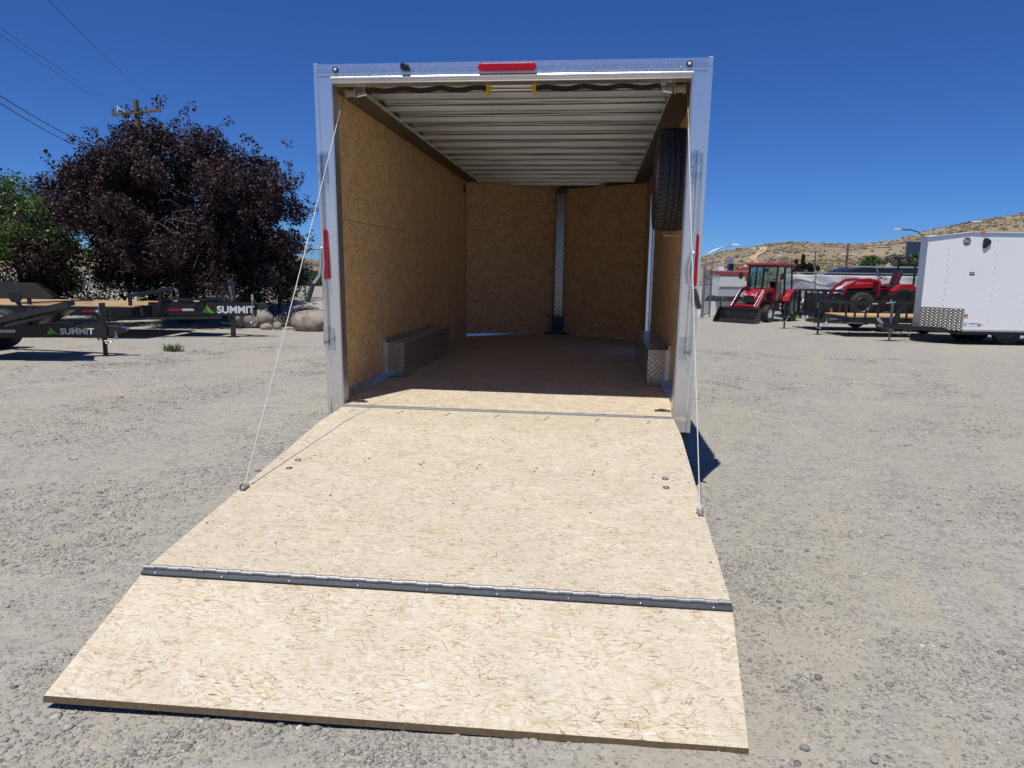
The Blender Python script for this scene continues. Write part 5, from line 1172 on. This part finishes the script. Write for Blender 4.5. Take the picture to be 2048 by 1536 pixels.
def open_tractor():
    # rear axle origin, standing on the deck of the tall sided trailer
    lx, lz = -3.45, .545; x = 6.759 + lx * math.cos(RZ); y = 19.01 + lx * math.sin(RZ)
    T = thing('open_tractor', 'small red open tractor with roll bar standing on the tall sided utility trailer', 'tractor', (x, y, gz(6.759, 19.01) + lz), RZ)
    MB().box(-.3, 1.5, -.15, .15, .32, .58).build('chassis', 'black_paint', T)
    MB().box(.78, 1.55, -.19, .19, .56, .80).build('engine', 'black_paint', T)
    MB().prism([(.75, -.22, .78), (1.56, -.22, .74), (1.58, -.22, .82), (1.45, -.22, .93), (.75, -.22, 1.0)], (0, .44, 0)).build('hood', 'tractor_red', T, False, .05)
    MB().box(1.25, 1.45, -.10, .10, .93, 1.0).build('hood_decal', 'white_vinyl', T)
    MB().box(-.2, .7, -.42, .42, .50, .56).build('floor', 'black_paint', T)
    for s in (-1, 1):
        MB().prism([(-.42, s * .36, .62), (-.40, s * .36, .84), (-.22, s * .36, .96), (.12, s * .36, .94), (.34, s * .36, .74), (.36, s * .36, .60), (.28, s * .36, .60), (.2, s * .36, .74), (-.3, s * .36, .74), (-.36, s * .36, .62)], (0, s * .30, 0)).build('fender', 'tractor_red', T, False, .02)
        ag_tyre(T, (0, s * .55, .42), .42, .26, .22, 16, 'rear_wheel'); ag_tyre(T, (1.25, s * .48, .27), .27, .18, .14, 14, 'front_wheel')
    MB().prism([(-.12, -.22, .80), (.36, -.22, .80), (.38, -.22, .88), (-.05, -.22, .92)], (0, .44, 0)).build('seat', 'seat_vinyl', T, False, .02)
    sb = MB().prism([(-.02, -.22, .90), (.06, -.22, .90), (-.06, -.22, 1.38), (-.16, -.22, 1.36)], (0, .44, 0)).build('seat_back', 'seat_vinyl', T, False, .03)
    for s in (-1, 1): MB().prism([(.062, s * .20, .95), (.067, s * .17, .95), (-.05, s * .17, 1.34), (-.055, s * .20, 1.34)], (.012, 0, 0)).build('seat_piping', 'tractor_red', sb)
    MB().tube([(-.34, -.50, .55), (-.34, -.50, 1.62), (-.33, -.44, 1.74), (-.33, -.34, 1.78), (-.33, .34, 1.78), (-.33, .44, 1.74), (-.34, .50, 1.62), (-.34, .50, .55)], .034, 10).build('roll_bar', 'black_paint', T, True)
    MB().tube([(.62, 0, .95), (.42, 0, 1.18)], .018, 8).lathe([(.17, -.012), (.18, 0), (.17, .012), (.158, 0)], (.42, 0, 1.18), (-.6, 0, .8), 22, True).build('steering_wheel', 'black_plastic', T, True)
    MB().box(.55, .80, -.26, .26, .60, 1.04).build('dash', 'black_plastic', T, False, .03)
    for s in (-1, 1):
        pts = [(.72, s * .42, 1.02), (1.05, s * .42, 1.08), (1.40, s * .42, 1.04), (1.72, s * .42, .82), (1.95, s * .42, .35)]; a = MB()
        for p, q in zip(pts, pts[1:]): a.bar(p, Vector(q) + (Vector(q) - Vector(p)).normalized() * .02, .06, .09)
        a.build('loader_arm', 'tractor_red', T, False, .015); MB().bar((.72, s * .42, .40), (.72, s * .42, 1.05), .06, .12).build('loader_mast', 'tractor_red', T)
        MB().tube([(1.45, s * .42, 1.06), (1.98, s * .42, .62)], .02, 8).build('tilt_cylinder', 'steel_bright', T, True)
    MB().prism([(1.98, -.55, .02), (2.05, -.55, .02), (2.38, -.55, .03), (2.30, -.55, .12), (2.05, -.55, .42), (1.98, -.55, .42)], (0, 1.1, 0)).build('bucket', 'black_paint', T)
open_tractor()

# ------------------------------------------------------------------ chain-link fences
def link_mesh(parent, a, b, z0, z1, pitch=.10, r=.0028, name='wire_mesh'):
    """diamond mesh between ground points a and b (local), heights z0..z1"""
    a, b = Vector(a), Vector(b); L = (b - a).length; d = (b - a) / L; H = z1 - z0; mb = MB(); n = Vector((-d.y, d.x, 0))
    for s in (-1, 1):
        k = -H if s > 0 else 0.0
        t = k
        while t < L + (0 if s > 0 else H):
            # line u = t + s*h
            u0, u1 = t, t + s * H; h0, h1 = 0.0, H
            lo, hi = 0.0, L
            def clip(u): return min(max(u, lo), hi)
            if s > 0: h0 = max(0, -t); h1 = min(H, L - t)
            else: h0 = max(0, t - L); h1 = min(H, t)
            if h1 - h0 > .02:
                p = a + d * (t + s * h0) + Vector((0, 0, z0 + h0)) + n * (r * s); q = a + d * (t + s * h1) + Vector((0, 0, z0 + h1)) + n * (r * s); mb.tube([p, q], r, 3, False)
            t += pitch
    return tag(mb.build(name, 'wire_galv', parent), kind='stuff')
def fence_right():
    ax, ay = 5.42, 25.75
    T = thing('chain_link_fence', 'long galvanised chain link fence behind the red tractor and trailers', 'fence', (ax, ay, gz(ax, ay)), YAW)
    Ln = 13.5; H = 1.93
    for q in (0.0, 4.35, 6.95, 9.6, 12.2): MB().tube([(q, 0, -.05), (q, 0, H)], .03, 8).build('post', 'galv_pipe', T, True)
    MB().tube([(0, 0, H - .03), (Ln, 0, H - .03)], .021, 8).build('top_rail', 'galv_pipe', T, True)
    for q in (4.35, 6.95, 9.6, 12.2): MB().bar((q, 0, H), (q - .16, -.05, H + .30), .03, .012).build('barb_arm', 'galv_pipe', T)
    link_mesh(T, (0, 0, 0), (Ln, 0, 0), .05, H - .04, .13, .0060)
    T2 = thing('fence_gate', 'tall open chain link gate leaf beside the right post of the cargo trailer', 'gate', (4.80, 23.9, gz(4.8, 23.9)), math.atan2(1.95, .68))
    L2 = 1.72; 
    for q in (0, .35, L2): MB().tube([(q, 0, .03), (q, 0, 2.18 + .28 * q / L2)], .028, 8).build('gate_post', 'galv_pipe', T2, True)
    for z0 in (.10, 1.55, 2.0): MB().tube([(0, 0, z0 + .0), (L2, 0, z0 + (.22 if z0 > 1 else .03))], .022, 8).build('gate_rail', 'galv_pipe', T2, True)
    link_mesh(T2, (0, 0, 0), (L2, 0, 0), .12, 1.95, .10, .004)
    # white sheeting tied behind the mesh
    def sheet(name, label, u0, u1, zt, zb, off, seed, cat='sheet'):
        rs = np.random.default_rng(seed); nx, nz = 60, 20; V = []; F = []
        for j in range(nz + 1):
            for i in range(nx + 1):
                a = i / nx; b = j / nz; u = u0 + (u1 - u0) * a; z_ = zb(a) * (1 - b) + zt(a) * b
                V.append((u, off + .05 * math.sin(a * 19 + 5 * b) * (1 - b * .6) + .03 * math.sin(a * 47 + b * 9), z_))
        for j in range(nz):
            for i in range(nx): k = j * (nx + 1) + i; F.append((k, k + 1, k + nx + 2, k + nx + 1))
        o = bpy.data.objects.new(name, np_mesh(name, np.array(V), np.array(F), 'tarp', True)); COL.objects.link(o); o.location = (ax, ay, gz(ax, ay)); o.rotation_euler = (0, 0, YAW)
        md = o.modifiers.new('solid', 'SOLIDIFY'); md.thickness = .004; return tag(o, label, cat)
    sheet('white_sheet', 'long sagging white sheet tied to the fence between cab tractor and white trailer', 3.0, 12.9, lambda a: 1.80, lambda a: .55 + .12 * math.sin(a * 9) if a < .35 else .62 + .1 * math.sin(a * 7), .16, 1)
    # rolled edge falling diagonally
    mb = MB().tube([(6.3, .07, 1.72), (5.6, .05, 1.35), (4.7, .05, .95), (3.6, .06, .60), (2.9, .08, .52)], [.03, .07, .09, .08, .05], 8)
    o = mb.build('sheet_roll', 'tarp', None, True); o.location = (ax, ay, gz(ax, ay)); o.rotation_euler = (0, 0, YAW); tag(o, 'loose fold of white sheeting hanging diagonally on the fence right of the cab tractor', 'sheet')
    o = MB().box(.42, 1.62, .25, 1.5, .85, 1.72).build('storage_box', 'white_paint', None); 
    for q in ((.5, .3), (1.5, .3), (.5, 1.4), (1.5, 1.4)): MB().box(q[0], q[0] + .06, q[1], q[1] + .06, -.02, .85).build('leg', 'black_paint', o)
    MB().box(.40, 1.64, .23, 1.52, 1.722, 1.75).build('lid', 'steel_dark', o)
    o.location = (ax, ay, gz(ax, ay)); o.rotation_euler = (0, 0, YAW); tag(o, 'white box on legs behind the fence left of the cab tractor', 'box')
    o = MB().box(-.9, 2.2, .9, 1.05, .0, .62).build('low_wall', 'white_paint', None); o.location = (ax, ay, gz(ax, ay) - .02); o.rotation_euler = (0, 0, YAW); tag(o, 'low white barrier on the ground behind the fence gate', 'barrier')
    o = MB().tube([(-1.6, 1.6, 1.15), (1.2, 1.7, 1.42)], .06, 10).tube([(-1.4, 1.6, 0), (-1.4, 1.6, 1.15)], .04, 8).tube([(1.0, 1.7, 0), (1.0, 1.7, 1.4)], .04, 8).build('pipe_rail', 'galv_pipe', None, True); o.location = (ax, ay, gz(ax, ay)); o.rotation_euler = (0, 0, YAW); tag(o, 'sloping grey pipe rail behind the chain link gate', 'rail')
    # red machine behind the fence
    R = thing('farm_machine', 'red machine with a dark grey topped stack behind the fence left of the cab', 'machine', (ax + 2.0 * CY - 4 * SY, ay + 2.0 * SY + 4 * CY, -.3), YAW)
    MB().box(-.9, 1.0, -.4, .4, 1.75, 1.98).build('hood', 'red_dull', R, False, .05); MB().box(-.8, .9, -.35, .35, .3, 1.76).build('engine', 'black_paint', R)
    MB().box(-.15, .10, -.15, .15, 1.97, 2.30).build('stack', 'black_paint', R, False, .03); MB().prism([(-.16, -.12, 2.30), (.10, -.12, 2.30), (.04, -.12, 2.55), (-.06, -.12, 2.62)], (0, .24, 0)).build('stack_top', 'aluminium_dull', R, False, .02)
    MB().box(.25, .8, -.3, .3, 2.0, 2.12).build('rear_hood', 'red_dull', R, False, .02); MB().box(-.62, -.35, -.1, .1, 1.98, 2.16).build('filter', 'white_coat', R)
    for s in (-1, 1):
        for q in (-.6, .7): put_wheel(R, (q, s * .5, .42), .42, .25, .22, s, 'black_paint')
    # tyre leaning on the inside of the fence
    t, r = wheel_mesh(.42, .25, .22); o = t.build('loose_tyre', 'rubber', None, True); o.location = (ax + 3.85 * CY - .35 * SY, ay + 3.85 * SY + .35 * CY, gz(ax, ay) + .42); o.rotation_euler = (.1, 0, YAW + .25); tag(o, 'loose black tyre standing behind the fence right of the cab tractor', 'tyre')
    # bush
    S_ = thing('sage_shrub', 'pale dry sage bush behind the roll bar of the open tractor', 'shrub', (ax + 8.7 * CY - 1.2 * -SY, ay + 8.7 * SY - 1.2 * CY, gz(ax, ay)))
    leaf_cloud('leaves', [(0, 0, .9), (.25, 0, 1.2), (-.2, .1, 1.25), (.35, 0, .8), (0, 0, .5), (.1, 0, 1.45)], [.38, .3, .3, .3, .4, .2], 260, .06, 'leaf_sage', S_, 4)
    MB().tube([(0, 0, 0), (.05, 0, .6), (.1, 0, 1.2)], [.03, .02, .008], 6).build('stem', 'twig', S_)
fence_right()
def fence_left():
    ax, ay = -9.14, 18.17; zb = gz(ax, ay)
    T = thing('chain_link_fence', 'chain link fence with barbed wire arm on the gravel bank left of the trailer', 'fence', (ax, ay, zb), YAW - .18)
    for q in (-2.6, 0, 2.6): MB().tube([(q, 0, -.2), (q + (-.05), 0, 1.72)], .03, 8).build('post', 'galv_pipe', T, True); MB().bar((q - .05, 0, 1.72), (q - .27, -.05, 2.02), .03, .012).build('barb_arm', 'galv_pipe', T)
    MB().tube([(-3.6, 0, 1.70), (3.6, 0, 1.70)], .024, 8).build('top_rail', 'galv_pipe', T, True)
    for k in range(3): MB().tube([(-3.6, -.02 * k, 1.80 + .09 * k), (3.6, -.02 * k, 1.80 + .09 * k)], .004, 4).build('barbed_wire', 'wire_galv', T)
    link_mesh(T, (-3.6, 0, 0), (3.6, 0, 0), .02, 1.69, .12, .0036)
fence_left()

# ------------------------------------------------------------------ beyond the yard
def pole_left():
    x, y = -21.62, 28.74
    T = thing('utility_pole', 'wooden utility pole with a crossarm rising behind the purple tree', 'pole', (x, y, 0.0))
    T.rotation_euler = (0, -.035, 0)
    MB().tube([(0, 0, -.6), (0, 0, 4), (0.0, 0, 9.44)], [.17, .15, .12], 12).build('shaft', 'pole_wood', T, True)
    a, b = Vector((-1.13, -.12, 8.76)), Vector((1.27, .14, 8.90)); MB().bar(a + Vector((0, -.16, 0)), b + Vector((0, -.16, 0)), .10, .12).build('crossarm', 'pole_wood', T, False, .01)
    for k, t in enumerate((.03, .70, .94)):
        p = a.lerp(b, t) + Vector((0, -.16, .06)); MB().lathe([(.02, 0), (.02, .08), (.07, .09), (.05, .14), (.065, .16), (.03, .22)], p, (0, 0, 1), 12).build('insulator', 'black_plastic', T, True)
    MB().tube([a.lerp(b, .15) + Vector((0, -.2, -.02)), a.lerp(b, .15) + Vector((0, -.22, .38))], .03, 8).tube([a.lerp(b, .15) + Vector((0, -.22, .32)), a.lerp(b, .28) + Vector((0, -.25, .05)), a.lerp(b, .42) + Vector((0, -.2, -.5))], .012, 6).build('fuse_cutout', 'white_coat', T, True)
    MB().bar(a.lerp(b, .2) + Vector((0, -.1, 0)), (0.0, -.1, 8.2), .03, .02).bar(a.lerp(b, .8) + Vector((0, -.1, 0)), (0.0, -.1, 8.2), .03, .02).build('brace', 'galv_pipe', T)
pole_left()
def wire(label, p0, p1, sag_, r=.011, name='power_line'):
    o = MB().tube(sag(p0, p1, sag_, 24), r, 5, False).build(name, 'black_plastic', None, True); return tag(o, label, 'wire', 'overhead wires at the upper left')
def at(px, py, D):   # world point from a direction and a horizontal distance (fixed layout measured once)
    d = f2 + R3 * ((px - 1024) / 1407.4) - U3 * ((py - 768) / 1407.4); h = d.x * fw.x + d.y * fw.y; return Vector(CAM) + d * (D / h)
wire('thin wire from the left end of the crossarm towards the left edge of the sky', at(232, 218, 36), at(-140, -30, 14), .12, .007)
wire('thin wire just above the one from the left end of the crossarm', at(242, 214, 36), at(-140, -45, 14.4), .12, .007)
wire('thin wire from the right end of the crossarm to the top edge of the sky', at(318, 210, 36), at(-30, -130, 13), .12, .007)
wire('upper of the two thick dark wires entering the purple tree from the left edge', at(170, 288, 34), at(-90, 134, 20), .10, .018)
wire('lower of the two thick dark wires entering the purple tree from the left edge', at(145, 278, 34) + Vector((0, 0, -.25)), at(-90, 148, 20), .10, .018)

def pole_right():
    b = at(1690, 560, 95); b.z = float(hill_height(b.x, b.y)) if 0 else -.6
    T = thing('utility_pole', 'brown utility pole standing before the hill right of the cab tractor', 'pole', tuple(b), YAW)
    H = at(1690, 487, 95).z - b.z
    MB().tube([(0, 0, 0), (0, 0, H)], [.19, .13], 10).build('shaft', 'pole_wood', T, True)
    MB().bar((-.75, -.15, H - 1.65), (.75, -.15, H - 1.55), .12, .14).build('crossarm', 'pole_wood', T)
    for q in (-.65, -.3, .65): MB().lathe([(.06, 0), (.09, .1), (.05, .25)], (q, -.15, H - 1.55), (0, 0, 1), 8).build('insulator', 'white_coat', T, True)
    MB().bar((-.6, -.15, H - .75), (.2, -.15, H - .45), .05, .06).build('bracket', 'galv_pipe', T)
    p = at(1628, 548, 60); H2 = at(1628, 503, 60).z - p.z
    o = MB().tube([(0, 0, -1.5), (0, 0, H2)], .05, 8).build('steel_post', 'steel_dark', None, True); o.location = p; tag(o, 'thin dark post standing behind the fence between the trees and the brown pole', 'post')
pole_right()
def lamp(label, D, base_px, arm, head, r=.075):
    b = at(base_px, 600, D); b.z = -.6
    T = thing('street_lamp', label, 'street lamp', tuple(b), 0, 'curved street lamps along the road behind the yard')
    pts = [at(px, py, D) - b for px, py in arm]
    MB().tube([(0, 0, 0), (0, 0, pts[0].z * .6), tuple(pts[0])] + [tuple(p) for p in pts[1:]], [r * 1.6, r * 1.3] + [r] * (len(pts)), 8).build('pole', 'steel_dark', T, True)
    h0, h1 = at(*head[0], D) - b, at(*head[1], D) - b; MB().bar(h0, h1, .28, .14).build('lamp_head', 'white_coat', T, False, .04)
lamp('curved street lamp rising from behind the right post of the cargo trailer', 60, 1396, [(1398, 522), (1405, 514), (1425, 502), (1445, 494), (1466, 491)], [(1464, 490), (1478, 490)], .045)
lamp('curved street lamp arching left above the nose of the white trailer', 85, 1862, [(1860, 490), (1846, 473), (1836, 464), (1822, 460), (1800, 459)], [(1802, 459), (1789, 458)])
lamp('curved street lamp arching right above the roof of the white trailer', 85, 1868, [(1870, 475), (1884, 461), (1905, 452), (1930, 446), (1948, 444)], [(1944, 444), (1963, 443)])
lamp('small distant street lamp in front of the hill above the cab tractor', 105, 1533, [(1534, 532), (1540, 520), (1548, 512)], [(1554, 510), (1562, 511)], .05)
def barn():
    c = at(1866, 560, 75); c.z = -.6
    T = thing('painted_building', 'grey blue building with red and white mural lettering behind the white trailer nose', 'building', tuple(c), YAW)
    zt = at(1830, 484, 75).z + .6; w = 2.7
    MB().box(-w, w + 3, 0, .9, 0, zt).build('wall', 'barn_wall', T); MB().box(-w - .25, w + 3.2, -.45, 1.1, zt, zt + .14).build('roof', 'barn_roof', T)
    MB().prism([(-1.0, -.3, zt + .14), (1.6, -.3, zt + .65), (1.6, .9, zt + .65), (-1.0, .9, zt + .14)], (0, 0, .08)).build('roof_ridge', 'white_tape', T)
    MB().prism([(-w + .75, -.012, zt - 2.0), (-w + 1.0, -.012, zt - 1.0), (-w + 1.35, -.012, zt - 2.0)], (0, -.012, 0)).box(-w + .8, -w + 1.6, -.03, -.013, zt - 2.2, zt - 2.05).build('mural', 'white_tape', T)
    text('B', 1.25, 'lettering', 'red_dull', T, (-w + 1.15, -.02, zt - 1.25), (math.pi / 2, 0, 0), .01, .03)
    text('ON', 1.0, 'lettering', 'white_tape', T, (-w + 1.95, -.02, zt - 1.05), (math.pi / 2, 0, 0), .01, .01); text('ON', 1.0, 'lettering', 'red_dull', T, (-w + 2.0, -.035, zt - 1.08), (math.pi / 2, 0, 0), .004, -.02)
    text('CA', .8, 'lettering', 'white_tape', T, (-w + 2.0, -.02, zt - 1.75), (math.pi / 2, 0, 0), .01, .01)
barn()
def limousine():
    c = at(1740, 600, 36); c.z = -.38
    T = thing('stretch_limousine', 'long black stretch limousine parked behind the fence and the white sheet', 'car', tuple(c), YAW)
    s0 = .35   # stands on slightly raised road
    B = lambda z: z + s0
    prof = [(-3.3, B(.55)), (-3.25, B(1.12)), (-2.6, B(1.28)), (-1.75, B(1.80)), (-1.3, B(1.96)), (3.6, B(2.02)), (5.2, B(1.98)), (5.6, B(1.2)), (5.7, B(.55))]
    MB().prism([(a, -.98, b) for a, b in prof], (0, 1.96, 0)).build('body', 'car_black', T, False, .08)
    for a, b in ((-1.55, -.55), (-.45, .75), (.85, 2.1), (2.2, 3.4), (3.5, 4.7)): MB().box(a, b, -.995, -.97, B(1.36), B(1.78)).build('side_window', 'glass_dark', T, False, .02)
    MB().prism([(-2.55, -.8, B(1.31)), (-2.55, .8, B(1.31)), (-1.78, .72, B(1.79)), (-1.78, -.72, B(1.79))], (-.02, 0, .03)).build('windscreen', 'glass_dark', T)
    MB().box(-1.2, 5.1, -.9, -.84, B(1.99), B(2.05)).build('roof_rail', 'steel_bright', T)
    for q in (-2.3, 4.4):
        for s in (-1, 1): put_wheel(T, (q, s * .86, .38), .38, .24, .24, s, 'aluminium_dull')
    MB().box(-2.9, 5.2, -.9, .9, .30, B(.56)).build('underbody', 'black_plastic', T)
limousine()
def blob_tree(name, label, px, py0, py1, D, wpx, mat, seed, cat='tree', conic=False, n=16, per=140, size=.22, group=None):
    p = at(px, py0, D); top = at(px, py1, D).z; H = top - p.z; w = wpx / 1407.4 * D / 2
    T = thing(name, label, cat, (p.x, p.y, p.z - .3), 0, group); rs = np.random.default_rng(seed); P = []; R = []
    for k in range(n):
        t = rs.random(); wr = w * (1.05 - t) if conic else w * math.sqrt(max(.05, 1 - (2 * t - 1) ** 2)); P.append((rs.normal(0, .5) * wr, rs.normal(0, .5) * wr, .3 + t * H)); R.append(max(.12, (.35 * w if not conic else .55 * wr)))
    if conic: P.append((0, 0, H + .25)); R.append(.14)
    leaf_cloud('crown', P, R, per, size, mat, T, seed)
    MB().tube([(0, 0, 0), (0, 0, H * .8)], [w * .08 + .03, .02], 6).build('trunk', 'bark', T)
blob_tree('conifer_tree', 'slim dark conifer, the taller of two behind the cab tractor', 1604, 545, 511, 70, 14, 'leaf_dark', 3, conic=True, n=26, size=.2, group='two conifers behind the fence')
blob_tree('conifer_tree', 'short dark conifer left of the taller one behind the cab tractor', 1591, 545, 521, 72, 9, 'leaf_dark', 5, conic=True, n=20, size=.18, group='two conifers behind the fence')
blob_tree('far_bush', 'low dark bush spreading right of the two conifers', 1616, 546, 530, 70, 30, 'leaf_dark', 6, 'shrub')
blob_tree('far_bush', 'round bright green bush above the black limousine roof', 1738, 536, 518, 80, 46, 'leaf_green', 7, 'shrub', n=26)
blob_tree('far_bush', 'green bush in front of the painted building beside the white trailer', 1832, 534, 512, 70, 40, 'leaf_green', 8, 'shrub', n=26)
blob_tree('far_bush', 'brown twiggy bush left of the painted building', 1792, 532, 514, 70, 36, 'leaf_dry', 9, 'shrub', n=20)
for k, (px, y0, y1, D, w, lb) in enumerate(((575, 585, 546, 52, 60, 'left green thicket behind the chain link fence on the bank'), (628, 585, 552, 50, 70, 'right green thicket behind the chain link fence near the trailer post'), (600, 560, 543, 75, 70, 'farther green thicket at the foot of the hill behind the fence'), (520, 590, 548, 55, 90, 'green thicket seen through the gap right of the purple tree'))):
    blob_tree('green_thicket', lb, px, y0, y1, D, w, 'leaf_green', 60 + k, 'shrub', n=30, per=160, size=.2)
h = at(600, 556, 90); o = MB().box(-2.3, 2.3, -2, 2, -1.0, .7).build('far_house', 'house_wall', None); o.location = h; o.rotation_euler = (0, 0, YAW); MB().box(-2.6, 2.6, -2.3, 2.3, .7, .85).build('roof', 'barn_roof', o); tag(o, 'small pale house roof far behind the left chain link fence', 'house')
